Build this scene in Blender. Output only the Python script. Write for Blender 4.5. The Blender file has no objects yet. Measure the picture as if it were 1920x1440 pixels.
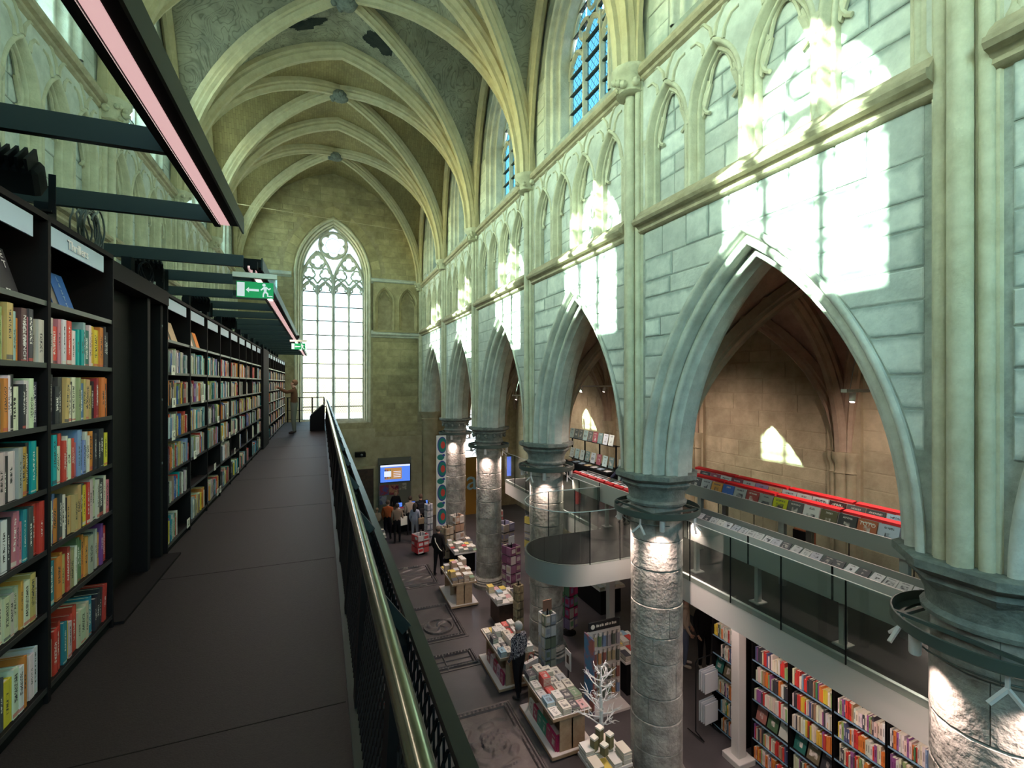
import bpy, bmesh, math, random
from mathutils import Vector, Matrix
PI = math.pi
S = bpy.context.scene
COL = S.collection
# ------------------------------------------------------------------ camera
YAW = math.atan(358 / 885.0)
EYE = 6.9            # eye height above the church floor
DECK = 5.24          # gallery walkway level
cam = bpy.data.objects.new('camera', bpy.data.cameras.new('camera'))
COL.objects.link(cam)
cam.location = (0, 0, EYE)
cam.rotation_euler = (PI / 2, 0, -YAW)
cam.data.sensor_width = 36
cam.data.lens = 885.0 / 1920 * 36
cam.data.shift_y = -2 / 1920
cam.data.clip_start = 0.05
cam.data.clip_end = 500
S.camera = cam
# ------------------------------------------------------------------ exposure, sky, sun
S.view_settings.view_transform = 'Standard'
S.view_settings.look = 'None'
S.view_settings.exposure = 0.14
S.view_settings.gamma = 1
S.view_settings.use_curve_mapping = False
S.cycles.max_bounces = 9
S.cycles.diffuse_bounces = 6
S.cycles.glossy_bounces = 3
S.cycles.transmission_bounces = 4
S.cycles.transparent_max_bounces = 16
S.cycles.sample_clamp_indirect = 6
S.cycles.caustics_reflective = False
S.cycles.caustics_refractive = False
SKY_STRENGTH = 2.8
SUN_STRENGTH = 40.0
w = bpy.data.worlds.new('sky'); S.world = w; w.use_nodes = True
nt = w.node_tree
for n in list(nt.nodes): nt.nodes.remove(n)
out = nt.nodes.new('ShaderNodeOutputWorld'); bg = nt.nodes.new('ShaderNodeBackground')
sky = nt.nodes.new('ShaderNodeTexSky'); sky.sky_type = 'NISHITA'
sky.sun_disc = False; sky.sun_elevation = math.radians(27.5); sky.sun_rotation = math.radians(-90)
sky.air_density = 1.0; sky.dust_density = 1.2; sky.ozone_density = 1.0
tint = nt.nodes.new('ShaderNodeMix'); tint.data_type = 'RGBA'; tint.blend_type = 'MULTIPLY'
tint.inputs[0].default_value = 1.0; tint.inputs[7].default_value = (1.0, 1.0, 0.92, 1)
nt.links.new(sky.outputs[0], tint.inputs[6]); nt.links.new(tint.outputs[2], bg.inputs[0])
bg.inputs[1].default_value = SKY_STRENGTH
nt.links.new(bg.outputs[0], out.inputs[0])
sun = bpy.data.objects.new('sun', bpy.data.lights.new('sun', 'SUN')); COL.objects.link(sun)
sun.data.energy = SUN_STRENGTH; sun.data.color = (1.0, 0.98, 0.86); sun.data.angle = math.radians(0.53)
sun.rotation_euler = Vector((1, -0.072, -0.52)).to_track_quat('-Z', 'Y').to_euler()
sun.location = (-30, 4, 30)
# ------------------------------------------------------------------ helpers
RN = random.Random(11)
def mat(name, col, rough=0.8, metal=0.0, spec=0.3, col2=None, scale=3.0, detail=5.0, bump=0.0, bscale=30.0, rnd=0.0, emit=None, estr=0.0, contrast=(0.35, 0.65), objcol=False, vcol=False):
    """one principled material: base colour mottled with noise in world space, fine bump, optional per-object tint"""
    m = bpy.data.materials.new(name); m.use_nodes = True
    t = m.node_tree; b = t.nodes['Principled BSDF']; L = t.links
    b.inputs['Roughness'].default_value = rough; b.inputs['Metallic'].default_value = metal
    b.inputs['Specular IOR Level'].default_value = spec
    c = (*col, 1)
    b.inputs['Base Color'].default_value = c
    geo = t.nodes.new('ShaderNodeNewGeometry')
    cur = None
    if objcol:
        oi = t.nodes.new('ShaderNodeObjectInfo'); cur = oi.outputs['Color']
    if vcol:
        va = t.nodes.new('ShaderNodeVertexColor'); va.layer_name = 'Col'; cur = va.outputs[0]
    if col2 is not None:
        nz = t.nodes.new('ShaderNodeTexNoise'); nz.inputs['Scale'].default_value = scale; nz.inputs['Detail'].default_value = detail
        nz.inputs['Roughness'].default_value = 0.65
        L.new(geo.outputs['Position'], nz.inputs['Vector'])
        rp = t.nodes.new('ShaderNodeValToRGB'); rp.color_ramp.elements[0].position = contrast[0]; rp.color_ramp.elements[1].position = contrast[1]
        rp.color_ramp.elements[0].color = (*col2, 1); rp.color_ramp.elements[1].color = c
        L.new(nz.outputs[0], rp.inputs[0]); cur = rp.outputs[0]
    if rnd > 0:
        oi = t.nodes.new('ShaderNodeObjectInfo')
        mr = t.nodes.new('ShaderNodeMapRange'); mr.inputs[3].default_value = 1 - rnd; mr.inputs[4].default_value = 1 + rnd * 0.5
        L.new(oi.outputs['Random'], mr.inputs[0])
        hs = t.nodes.new('ShaderNodeHueSaturation'); L.new(mr.outputs[0], hs.inputs['Value'])
        if cur is not None: L.new(cur, hs.inputs['Color'])
        else: hs.inputs['Color'].default_value = c
        cur = hs.outputs[0]
    if cur is not None: L.new(cur, b.inputs['Base Color'])
    if bump > 0:
        n2 = t.nodes.new('ShaderNodeTexNoise'); n2.inputs['Scale'].default_value = bscale; n2.inputs['Detail'].default_value = 4
        L.new(geo.outputs['Position'], n2.inputs['Vector'])
        bp = t.nodes.new('ShaderNodeBump'); bp.inputs['Strength'].default_value = bump; bp.inputs['Distance'].default_value = 0.02
        L.new(n2.outputs[0], bp.inputs['Height']); L.new(bp.outputs[0], b.inputs['Normal'])
    if emit is not None:
        b.inputs['Emission Color'].default_value = (*emit, 1); b.inputs['Emission Strength'].default_value = estr
    return m
def glass_mat(name, tintc, gloss=0.06, lead=0.0, leadw=0.08, axis='Y', haze=0.0):
    """thin pane: transparent with a little reflection, optional diamond leading"""
    m = bpy.data.materials.new(name); m.use_nodes = True
    t = m.node_tree; L = t.links
    for n in list(t.nodes): t.nodes.remove(n)
    o = t.nodes.new('ShaderNodeOutputMaterial'); tr = t.nodes.new('ShaderNodeBsdfTransparent'); gl = t.nodes.new('ShaderNodeBsdfGlossy')
    tr.inputs[0].default_value = (*tintc, 1); gl.inputs['Roughness'].default_value = 0.03; gl.inputs[0].default_value = (.8, .85, .85, 1)
    mx = t.nodes.new('ShaderNodeMixShader'); mx.inputs[0].default_value = gloss
    L.new(tr.outputs[0], mx.inputs[1]); L.new(gl.outputs[0], mx.inputs[2])
    last = mx.outputs[0]
    if haze > 0:
        df = t.nodes.new('ShaderNodeBsdfDiffuse'); df.inputs[0].default_value = (.5, .52, .5, 1)
        m3 = t.nodes.new('ShaderNodeMixShader'); m3.inputs[0].default_value = haze
        L.new(last, m3.inputs[1]); L.new(df.outputs[0], m3.inputs[2]); last = m3.outputs[0]
    if lead > 0:
        g = t.nodes.new('ShaderNodeNewGeometry'); sp = t.nodes.new('ShaderNodeSeparateXYZ'); L.new(g.outputs['Position'], sp.inputs[0])
        def line(sign):
            a = t.nodes.new('ShaderNodeMath'); a.operation = 'MULTIPLY_ADD'; L.new(sp.outputs[axis], a.inputs[0]); a.inputs[1].default_value = sign * 1.45; L.new(sp.outputs['Z'], a.inputs[2])
            d = t.nodes.new('ShaderNodeMath'); d.operation = 'DIVIDE'; L.new(a.outputs[0], d.inputs[0]); d.inputs[1].default_value = lead
            fr = t.nodes.new('ShaderNodeMath'); fr.operation = 'FRACT'; L.new(d.outputs[0], fr.inputs[0])
            ls = t.nodes.new('ShaderNodeMath'); ls.operation = 'LESS_THAN'; L.new(fr.outputs[0], ls.inputs[0]); ls.inputs[1].default_value = leadw
            return ls.outputs[0]
        mxm = t.nodes.new('ShaderNodeMath'); mxm.operation = 'MAXIMUM'; L.new(line(1), mxm.inputs[0]); L.new(line(-1), mxm.inputs[1])
        ld = t.nodes.new('ShaderNodeBsdfDiffuse'); ld.inputs[0].default_value = (.05, .06, .05, 1)
        m2 = t.nodes.new('ShaderNodeMixShader'); L.new(mxm.outputs[0], m2.inputs[0]); L.new(last, m2.inputs[1]); L.new(ld.outputs[0], m2.inputs[2]); last = m2.outputs[0]
    L.new(last, o.inputs[0])
    return m
class MB:
    def __init__(s): s.v = []; s.f = []; s.m = []; s.c = []; s.cur = 0; s.col = None
    def face(s, idx):
        s.f.append(tuple(idx)); s.m.append(s.cur); s.c.append(s.col)
    def add(s, pts):
        b = len(s.v); s.v.extend([tuple(p) for p in pts]); return b
    def quad(s, *p):
        b = s.add(p); s.face(range(b, b + len(p)))
    def hexa(s, p):      # 8 points: bottom 4 then top 4
        b = s.add(p)
        for q in ((0, 3, 2, 1), (4, 5, 6, 7), (0, 1, 5, 4), (1, 2, 6, 5), (2, 3, 7, 6), (3, 0, 4, 7)): s.face([b + i for i in q])
    def box(s, x0, x1, y0, y1, z0, z1):
        s.hexa([(x0, y0, z0), (x1, y0, z0), (x1, y1, z0), (x0, y1, z0), (x0, y0, z1), (x1, y0, z1), (x1, y1, z1), (x0, y1, z1)])
    def bbox(s, x0, x1, y0, y1, z0, z1, r=0.01):   # box with chamfered vertical and top edges
        def ring(z, i): return [(x0 + i, y0, z), (x1 - i, y0, z), (x1, y0 + i, z), (x1, y1 - i, z), (x1 - i, y1, z), (x0 + i, y1, z), (x0, y1 - i, z), (x0, y0 + i, z)]
        def ins(z): 
            q = r * .7
            return [(x0 + q + r*.4, y0 + q, z), (x1 - q - r*.4, y0 + q, z), (x1 - q, y0 + q + r*.4, z), (x1 - q, y1 - q - r*.4, z), (x1 - q - r*.4, y1 - q, z), (x0 + q + r*.4, y1 - q, z), (x0 + q, y1 - q - r*.4, z), (x0 + q, y0 + q + r*.4, z)]
        s.rings([ring(z0, r), ring(z1 - r, r), ins(z1)], True)
    def rings(s, rs, closed=True, caps=True):
        n = len(rs[0]); base = [s.add(r) for r in rs]
        for a, b in zip(base, base[1:]):
            for i in range(n if closed else n - 1):
                j = (i + 1) % n; s.face((a + i, a + j, b + j, b + i))
        if caps and closed:
            s.face([base[0] + i for i in reversed(range(n))]); s.face([base[-1] + i for i in range(n)])
    def lathe(s, prof, n=24, c=(0, 0, 0), sq=None, caps=True):
        rs = []
        for r, z in prof:
            rs.append([(c[0] + r * math.cos(2 * PI * (i + .5) / n), c[1] + r * math.sin(2 * PI * (i + .5) / n), c[2] + z) for i in range(n)])
        s.rings(rs, True, caps)
    def tube(s, pts, r, n=8, closed=False, caps=True):
        P = [Vector(p) for p in pts]; k = len(P); rs = []; up = None
        rad = r if isinstance(r, (list, tuple)) else [r] * k
        for i in range(k):
            if closed: d = P[(i + 1) % k] - P[i - 1]
            else: d = P[min(i + 1, k - 1)] - P[max(i - 1, 0)]
            if d.length < 1e-9: d = Vector((0, 0, 1))
            d.normalize()
            if up is None:
                up = Vector((0, 0, 1)) if abs(d.z) < .9 else Vector((1, 0, 0))
            a = up - d * up.dot(d)
            if a.length < 1e-6: a = Vector((1, 0, 0)) - d * d.x
            a.normalize(); bb = d.cross(a); up = a
            rs.append([P[i] + (a * math.cos(2 * PI * j / n + PI / n) + bb * math.sin(2 * PI * j / n + PI / n)) * rad[i] for j in range(n)])
        if closed: rs.append(rs[0])
        s.rings(rs, True, caps and not closed)
    def bar(s, p, q, wd, hg, up=(0, 0, 1)):    # rectangular bar from p to q
        p, q = Vector(p), Vector(q); d = (q - p).normalized(); u = Vector(up)
        a = d.cross(u).normalized(); u = a.cross(d).normalized()
        a *= wd / 2; u *= hg / 2
        s.hexa([p - a - u, p + a - u, q + a - u, q - a - u, p - a + u, p + a + u, q + a + u, q - a + u])
    def sphere(s, c, r, n=12, m=8, sx=1, sy=1, sz=1):
        rs = [[(c[0] + sx * r * math.sin(PI * (k + .02) / (m + .04)) * math.cos(2 * PI * i / n), c[1] + sy * r * math.sin(PI * (k + .02) / (m + .04)) * math.sin(2 * PI * i / n), c[2] - sz * r * math.cos(PI * (k + .02) / (m + .04))) for i in range(n)] for k in range(m + 1)]
        s.rings(rs)
    def prism(s, poly, z0, z1):
        n = len(poly); a = s.add([(x, y, z0) for x, y in poly]); b = s.add([(x, y, z1) for x, y in poly])
        s.face([a + i for i in reversed(range(n))]); s.face([b + i for i in range(n)])
        for i in range(n): j = (i + 1) % n; s.face((a + i, a + j, b + j, b + i))
    def xform(s, M, start=0):
        s.v[start:] = [tuple(M @ Vector(p)) for p in s.v[start:]]
    def build(s, name, mats, parent=None, smooth=None, loc=None):
        me = bpy.data.meshes.new(name); me.from_pydata(s.v, [], s.f)
        if not isinstance(mats, (list, tuple)): mats = [mats]
        for m in mats: me.materials.append(m)
        if len(mats) > 1: me.polygons.foreach_set('material_index', s.m)
        if any(c is not None for c in s.c):
            ca = me.color_attributes.new('Col', 'FLOAT_COLOR', 'CORNER'); buf = []
            for p, c in zip(me.polygons, s.c): buf.extend([*(c or (1, 1, 1)), 1.0] * p.loop_total)
            ca.data.foreach_set('color', buf)
        if smooth is not None:
            me.polygons.foreach_set('use_smooth', [True] * len(me.polygons)); me.set_sharp_from_angle(angle=math.radians(smooth))
        me.update()
        o = bpy.data.objects.new(name, me); COL.objects.link(o)
        if parent is not None: o.parent = parent
        if loc is not None: o.location = loc
        return o
def tag(o, label=None, cat=None, group=None, kind=None):
    if label: o['label'] = label
    if cat: o['category'] = cat
    if group: o['group'] = group
    if kind: o['kind'] = kind
    return o
def thing(name, label, cat, loc=(0, 0, 0), rz=0, group=None):
    o = bpy.data.objects.new(name, None); COL.objects.link(o); o.empty_display_size = .1
    o.location = loc; o.rotation_euler = (0, 0, rz)
    return tag(o, label, cat, group)
def dup(root, loc, rz=None, label=None, group=None):
    r = root.copy(); COL.objects.link(r); r.location = loc
    if rz is not None: r.rotation_euler = (0, 0, rz)
    if label: r['label'] = label
    if group: r['group'] = group
    for ch in list(root.children):
        c2 = ch.copy(); COL.objects.link(c2); c2.parent = r
        for g in list(ch.children):
            d = g.copy(); COL.objects.link(d); d.parent = c2
    return r
def text(txt, size, loc, rot, m, parent=None, name='lettering', ext=0.002, align='CENTER', sx=1.0):
    cu = bpy.data.curves.new(name, 'FONT'); cu.body = txt; cu.size = size; cu.align_x = align; cu.align_y = 'CENTER'; cu.extrude = ext; cu.resolution_u = 2
    cu.materials.append(m)
    tmp = bpy.data.objects.new(name, cu); me = bpy.data.meshes.new_from_object(tmp); bpy.data.objects.remove(tmp)
    o = bpy.data.objects.new(name, me); COL.objects.link(o); o.location = loc; o.rotation_euler = rot; o.scale = (sx, 1, 1)
    if parent is not None: o.parent = parent
    return o
def light(name, kind, loc, energy, color, target=None, size=.1, sizey=None, blend=.5, angle=60, parent=None):
    d = bpy.data.lights.new(name, kind); d.energy = energy; d.color = color
    o = bpy.data.objects.new(name, d); COL.objects.link(o); o.location = loc
    if kind == 'AREA':
        d.size = size
        if sizey: d.shape = 'RECTANGLE'; d.size_y = sizey
    elif kind == 'SPOT': d.spot_size = math.radians(angle); d.spot_blend = blend; d.shadow_soft_size = size
    else: d.shadow_soft_size = size
    if target is not None: o.rotation_euler = (Vector(target) - Vector(loc)).to_track_quat('-Z', 'Y').to_euler()
    if parent is not None: o.parent = parent
    return o
def portal(loc, target, sx, sy):
    o = light('window_portal', 'AREA', loc, 1.0, (1, 1, 1), target, sx, sy); o.data.cycles.is_portal = True
    return o
PINK = (1.0, 0.76, 0.68)
# ------------------------------------------------------------------ materials of the building
M = {}
M['stone'] = mat('pale_limestone', (.70, .695, .625), .85, col2=(.47, .465, .41), scale=2.2, detail=8, bump=.35, bscale=28)
M['block'] = mat('limestone_block', (.78, .79, .73), .85, col2=(.55, .575, .54), scale=3.0, detail=9, bump=.45, bscale=22, rnd=.22)
M['joint'] = mat('mortar', (.42, .44, .40), .9, col2=(.27, .29, .26), scale=5, bump=.4)
M['mould'] = mat('moulded_limestone', (.66, .62, .47), .8, col2=(.50, .46, .33), scale=4, detail=8, bump=.3, bscale=35)
M['brownmould'] = mat('weathered_moulding', (.50, .42, .29), .85, col2=(.36, .30, .2), scale=5, detail=8, bump=.35)
M['warm'] = mat('warm_marl', (.52, .44, .29), .85, col2=(.37, .30, .19), scale=1.6, detail=8, bump=.35, bscale=25)
M['warmblock'] = mat('warm_marl_block', (.53, .455, .30), .85, col2=(.37, .31, .20), scale=2.4, detail=9, bump=.35, bscale=25, rnd=.14)
M['endblock'] = mat('end_wall_block', (.52, .43, .25), .85, col2=(.33, .27, .15), scale=2.6, detail=9, bump=.4, bscale=20, rnd=.2)
M['endjoint'] = mat('end_wall_mortar', (.46, .38, .24), .9, col2=(.32, .26, .16), scale=4, bump=.4)
M['rib'] = mat('rib_limestone', (.64, .555, .37), .8, col2=(.52, .44, .28), scale=4, detail=8, bump=.25)
M['aisleweb'] = mat('aisle_vault_plaster', (.45, .32, .25), .9, col2=(.33, .23, .18), scale=3, detail=8, bump=.4)
M['aislerib'] = mat('aisle_rib_stone', (.48, .36, .26), .85, col2=(.38, .28, .2), scale=4, detail=8, bump=.25)
M['drum'] = mat('grey_column_stone', (.47, .44, .39), .85, col2=(.20, .185, .165), scale=3.2, detail=11, bump=1.0, bscale=16, rnd=.12)
M['capital'] = mat('dark_bluestone', (.25, .27, .24), .75, col2=(.14, .15, .135), scale=6, detail=8, bump=.7, bscale=25)
M['floor'] = mat('dark_floor_screed', (.085, .075, .078), .42, spec=.4, col2=(.065, .058, .06), scale=1.2, detail=6, bump=.05)
M['pane_end'] = glass_mat('clear_quarry_glass', (.40, .43, .42), .03, lead=.155, leadw=.10, axis='X')
M['pane_left'] = glass_mat('pale_green_leaded_glass', (.68, 1.0, .88), .04, lead=.21, leadw=.07)
M['pane_right'] = glass_mat('leaded_glass', (.075, .19, .205), .04, lead=.21, leadw=.09)
M['leadbar'] = mat('iron_glazing_bar', (.05, .055, .05), .6, .3)
M['black'] = mat('matt_black_steel', (.006, .006, .0065), .75, 0, .15)
def edge_stain(m):
    # damp stains creeping in from the joints of single blocks
    t = m.node_tree; L = t.links; b = t.nodes['Principled BSDF']; src = b.inputs['Base Color'].links[0].from_socket
    tc = t.nodes.new('ShaderNodeTexCoord'); sp = t.nodes.new('ShaderNodeSeparateXYZ'); L.new(tc.outputs['Generated'], sp.inputs[0]); oi = t.nodes.new('ShaderNodeObjectInfo'); g = t.nodes.new('ShaderNodeNewGeometry')
    def mth(op, a, b_=None, c=None):
        n = t.nodes.new('ShaderNodeMath'); n.operation = op
        for k, v in enumerate((a, b_, c)):
            if v is None: continue
            if isinstance(v, (int, float)): n.inputs[k].default_value = v
            else: L.new(v, n.inputs[k])
        return n.outputs[0]
    ey = mth('SUBTRACT', .5, mth('ABSOLUTE', mth('SUBTRACT', sp.outputs[1], .5))); ez = mth('SUBTRACT', .5, mth('ABSOLUTE', mth('SUBTRACT', sp.outputs[2], .5)))
    e = mth('MINIMUM', mth('MULTIPLY', ey, 1.9), ez)
    nz = t.nodes.new('ShaderNodeTexNoise'); nz.inputs['Scale'].default_value = 7; nz.inputs['Detail'].default_value = 5; L.new(g.outputs['Position'], nz.inputs[0])
    e = mth('ADD', e, mth('MULTIPLY', mth('SUBTRACT', nz.outputs[0], .5), .3))
    mr = t.nodes.new('ShaderNodeMapRange'); mr.interpolation_type = 'SMOOTHSTEP'; L.new(e, mr.inputs[0]); mr.inputs[1].default_value = .0; mr.inputs[2].default_value = .2; mr.inputs[3].default_value = 1; mr.inputs[4].default_value = 0
    amt = mth('MULTIPLY', mr.outputs[0], mth('MULTIPLY', mth('GREATER_THAN', oi.outputs['Random'], .35), .55))
    mx = t.nodes.new('ShaderNodeMix'); mx.data_type = 'RGBA'; L.new(amt, mx.inputs[0]); L.new(src, mx.inputs[6]); mx.inputs[7].default_value = (.17, .23, .22, 1); L.new(mx.outputs[2], b.inputs['Base Color'])
edge_stain(M['block'])
def web_mat(name, c1, c2, c3, brick):
    m = bpy.data.materials.new(name); m.use_nodes = True; t = m.node_tree; L = t.links; b = t.nodes['Principled BSDF']; b.inputs['Roughness'].default_value = .9
    g = t.nodes.new('ShaderNodeNewGeometry')
    nz = t.nodes.new('ShaderNodeTexNoise'); nz.inputs['Scale'].default_value = .9; nz.inputs['Detail'].default_value = 9; nz.inputs['Roughness'].default_value = .7
    L.new(g.outputs['Position'], nz.inputs[0])
    rp = t.nodes.new('ShaderNodeValToRGB'); e = rp.color_ramp.elements; e[0].position = .34; e[0].color = (*c2, 1); e[1].position = .66; e[1].color = (*c1, 1)
    L.new(nz.outputs[0], rp.inputs[0]); cur = rp.outputs[0]
    if brick:
        mp = t.nodes.new('ShaderNodeMapping'); mp.inputs['Rotation'].default_value = (0, 0, PI / 2); mp.inputs['Scale'].default_value = (1, 1, 1)
        L.new(g.outputs['Position'], mp.inputs[0])
        br = t.nodes.new('ShaderNodeTexBrick'); br.inputs['Scale'].default_value = 3.2; br.inputs['Mortar Size'].default_value = .012
        br.inputs['Color1'].default_value = (1, 1, 1, 1); br.inputs['Color2'].default_value = (.82, .8, .78, 1); br.inputs['Mortar'].default_value = (.62, .6, .55, 1)
        L.new(mp.outputs[0], br.inputs[0])
        mu = t.nodes.new('ShaderNodeMix'); mu.data_type = 'RGBA'; mu.blend_type = 'MULTIPLY'; mu.inputs[0].default_value = 1
        L.new(cur, mu.inputs[6]); L.new(br.outputs[0], mu.inputs[7]); cur = mu.outputs[2]
    else:            # remains of painted scrollwork: thin dark warped lines
        n2 = t.nodes.new('ShaderNodeTexNoise'); n2.inputs['Scale'].default_value = 1.1; n2.inputs['Detail'].default_value = 2; n2.inputs['Distortion'].default_value = 1.4
        L.new(g.outputs['Position'], n2.inputs[0])
        mm = t.nodes.new('ShaderNodeMath'); mm.operation = 'MULTIPLY'; mm.inputs[1].default_value = 16; L.new(n2.outputs[0], mm.inputs[0])
        fr = t.nodes.new('ShaderNodeMath'); fr.operation = 'PINGPONG'; fr.inputs[1].default_value = .5; L.new(mm.outputs[0], fr.inputs[0])
        r2 = t.nodes.new('ShaderNodeValToRGB'); e2 = r2.color_ramp.elements; e2[0].position = .02; e2[0].color = (*c3, 1); e2[1].position = .17; e2[1].color = (1, 1, 1, 1)
        L.new(fr.outputs[0], r2.inputs[0])
        mu = t.nodes.new('ShaderNodeMix'); mu.data_type = 'RGBA'; mu.blend_type = 'MULTIPLY'; mu.inputs[0].default_value = .8
        L.new(cur, mu.inputs[6]); L.new(r2.outputs[0], mu.inputs[7]); cur = mu.outputs[2]
    L.new(cur, b.inputs['Base Color'])
    bp = t.nodes.new('ShaderNodeBump'); bp.inputs['Strength'].default_value = .4; bp.inputs['Distance'].default_value = .03
    n3 = t.nodes.new('ShaderNodeTexNoise'); n3.inputs['Scale'].default_value = 14; L.new(g.outputs['Position'], n3.inputs[0]); L.new(n3.outputs[0], bp.inputs['Height']); L.new(bp.outputs[0], b.inputs['Normal'])
    return m
M['web_paint'] = web_mat('painted_vault_plaster', (.42, .39, .29), (.19, .18, .14), (.5, .5, .48), False)
M['web_brick'] = web_mat('marl_vault_brick', (.40, .31, .145), (.27, .21, .10), None, True)
# ================================================================== THE BUILDING
XL, XR = -3.7, 4.9          # nave wall faces
XA0, XA1 = 5.8, 10.3        # aisle: back of arcade wall, outer wall
YB = [-6.6, -2.2, 2.19, 6.6, 10.88, 15.35, 19.7, 24.85]
YE = YB[-1]
Z_CAP, Z_STR, Z_UP, Z_CROWN = 5.4, 9.55, 12.0, 17.2
ZTOP = 17.4
XC = (XL + XR) / 2
def WR(s, t, n): return (XR - n, s, t)          # right wall frame: along nave, up, out of the wall
def WL(s, t, n): return (XL + n, s, t)
def WE(s, t, n): return (s, YE - n, t)
def WA(s, t, n): return (XA1 - n, s, t)
def arc_half(r, c, side, zs, N):
    tm = math.acos(max(-1, min(1, c / r)))
    return [(side * (r * math.cos(tm * k / N) - c), zs + r * math.sin(tm * k / N)) for k in range(N + 1)]
def arch_geom(a, h):
    R_ = (a * a + h * h) / (2 * a); return R_, R_ - a
def arch_sweep(mb, W, sc, zsill, zs, c, prof, N=14):
    """moulding profile [(radius, n)] swept up both jambs and round a pointed head"""
    for side in (-1, 1):
        strips = []
        for r, n in prof:
            pts = arc_half(r, c, side, zs, N)
            if zsill < zs: pts = [(pts[0][0], zsill)] + pts
            strips.append([W(sc + p[0], p[1], n) for p in pts])
        base = [mb.add(s_) for s_ in strips]; k = len(strips[0])
        for a, b in zip(base, base[1:]):
            for i in range(k - 1): mb.face((a + i, a + i + 1, b + i + 1, b + i))
def wall_open(mb, W, s0, s1, z0, z1, sc, zsill, zs, c, r, n, N=14):
    """flat wall face with a pointed opening"""
    hw = r - c
    q = lambda a, b, d, e: mb.quad(W(a, d, n), W(b, d, n), W(b, e, n), W(a, e, n))
    q(s0, sc - hw, z0, z1); q(sc + hw, s1, z0, z1)
    if zsill > z0: q(sc - hw, sc + hw, z0, zsill)
    for side in (-1, 1):
        p = arc_half(r, c, side, zs, N)
        for (a, za), (b, zb) in zip(p, p[1:]):
            mb.quad(W(sc + a, za, n), W(sc + b, zb, n), W(sc + b, z1, n), W(sc + a, z1, n))
def roll(cx, cn, rr, a0, a1, k=5):
    return [(cx + rr * math.cos(math.radians(a0 + (a1 - a0) * i / k)), cn + rr * math.sin(math.radians(a0 + (a1 - a0) * i / k))) for i in range(k + 1)]
# ---- masonry: single blocks, each a part
def block_mesh(W, q, n0, pr, g=.009, bv=.012):
    """q: 4 (s,z) corners; returns MB of one chamfered block standing proud by pr"""
    mb = MB(); cx = sum(p[0] for p in q) / 4; cz = sum(p[1] for p in q) / 4
    def sh(d):
        o = []
        for s_, z_ in q:
            o.append((s_ + (d if s_ < cx else -d), z_ + (d if z_ < cz else -d)))
        return o
    a, b = sh(g), sh(g + bv)
    A = mb.add([W(p[0], p[1], n0 - .004) for p in a]); A2 = mb.add([W(p[0], p[1], n0 + pr * .5) for p in a]); B = mb.add([W(p[0], p[1], n0 + pr) for p in b])
    for i in range(4):
        j = (i + 1) % 4; mb.face((A + i, A + j, A2 + j, A2 + i)); mb.face((A2 + i, A2 + j, B + j, B + i))
    mb.face((B, B + 1, B + 2, B + 3))
    return mb
def rows(z0, z1, hmin, hmax, rn):
    zs = [z0]
    while zs[-1] < z1 - hmin * .6: zs.append(zs[-1] + rn.uniform(hmin, hmax))
    k = (z1 - z0) / (zs[-1] - z0)
    return [z0 + (z - z0) * k for z in zs]
def courses(spans, z0, z1, rn, hmin=.27, hmax=.4, wmin=.4, wmax=.95):
    """spans(z) -> list of (left,right) solid intervals, same count at every height; yields quads"""
    zs = rows(z0, z1, hmin, hmax, rn); outq = []
    for za, zb in zip(zs, zs[1:]):
        for (l0, r0), (l1, r1) in zip(spans(za), spans(zb)):
            if r0 - l0 < .06 and r1 - l1 < .06: continue
            wd = min(r0 - l0, r1 - l1); k = max(1, round(max(wd, .1) / rn.uniform(wmin, wmax)))
            cuts = [0] + sorted((i + rn.uniform(-.22, .22)) / k for i in range(1, k)) + [1]
            # keep the inner joints vertical: cut in absolute position at mid height
            lm, rm = max(l0, l1), min(r0, r1)
            xs = [lm + (rm - lm) * t for t in cuts]
            for i in range(k):
                a0 = l0 if i == 0 else xs[i]; a1 = l1 if i == 0 else xs[i]
                b0 = r0 if i == k - 1 else xs[i + 1]; b1 = r1 if i == k - 1 else xs[i + 1]
                if min(b0 - a0, b1 - a1) < .03 and max(b0 - a0, b1 - a1) < .12: continue
                outq.append([(a0, za), (max(b0, a0 + .01), za), (max(b1, a1 + .01), zb), (a1, zb)])
    return outq
def lay(quads, W, parent, m, n0, rn, single, far_name='far_masonry'):
    st = MB()
    for q in quads:
        b = block_mesh(W, q, n0, rn.uniform(.006, .018))
        if single: b.build('stone', m, parent)
        else:
            o = st.add(b.v)
            for f_ in b.f: st.face([o + i for i in f_])
    if not single and st.f: tag(st.build(far_name, m, parent), kind='stuff')
def struct(name, mb, m, smooth=None):
    return tag(mb.build(name, m, None, smooth), kind='structure')
# ---------------------------------------------------------------- floor
fl = MB(); fl.box(XL, XA1, YB[0], YE, -.2, 0)
floor = struct('floor', fl, M['floor'])
gd = MB(); gd.box(-90, 100, -80, 120, -.6, -.3)
M['outside'] = mat('pale_paving_outside', (.62, .62, .6), .9)
struct('ground_outside', gd, M['outside'])
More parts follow.
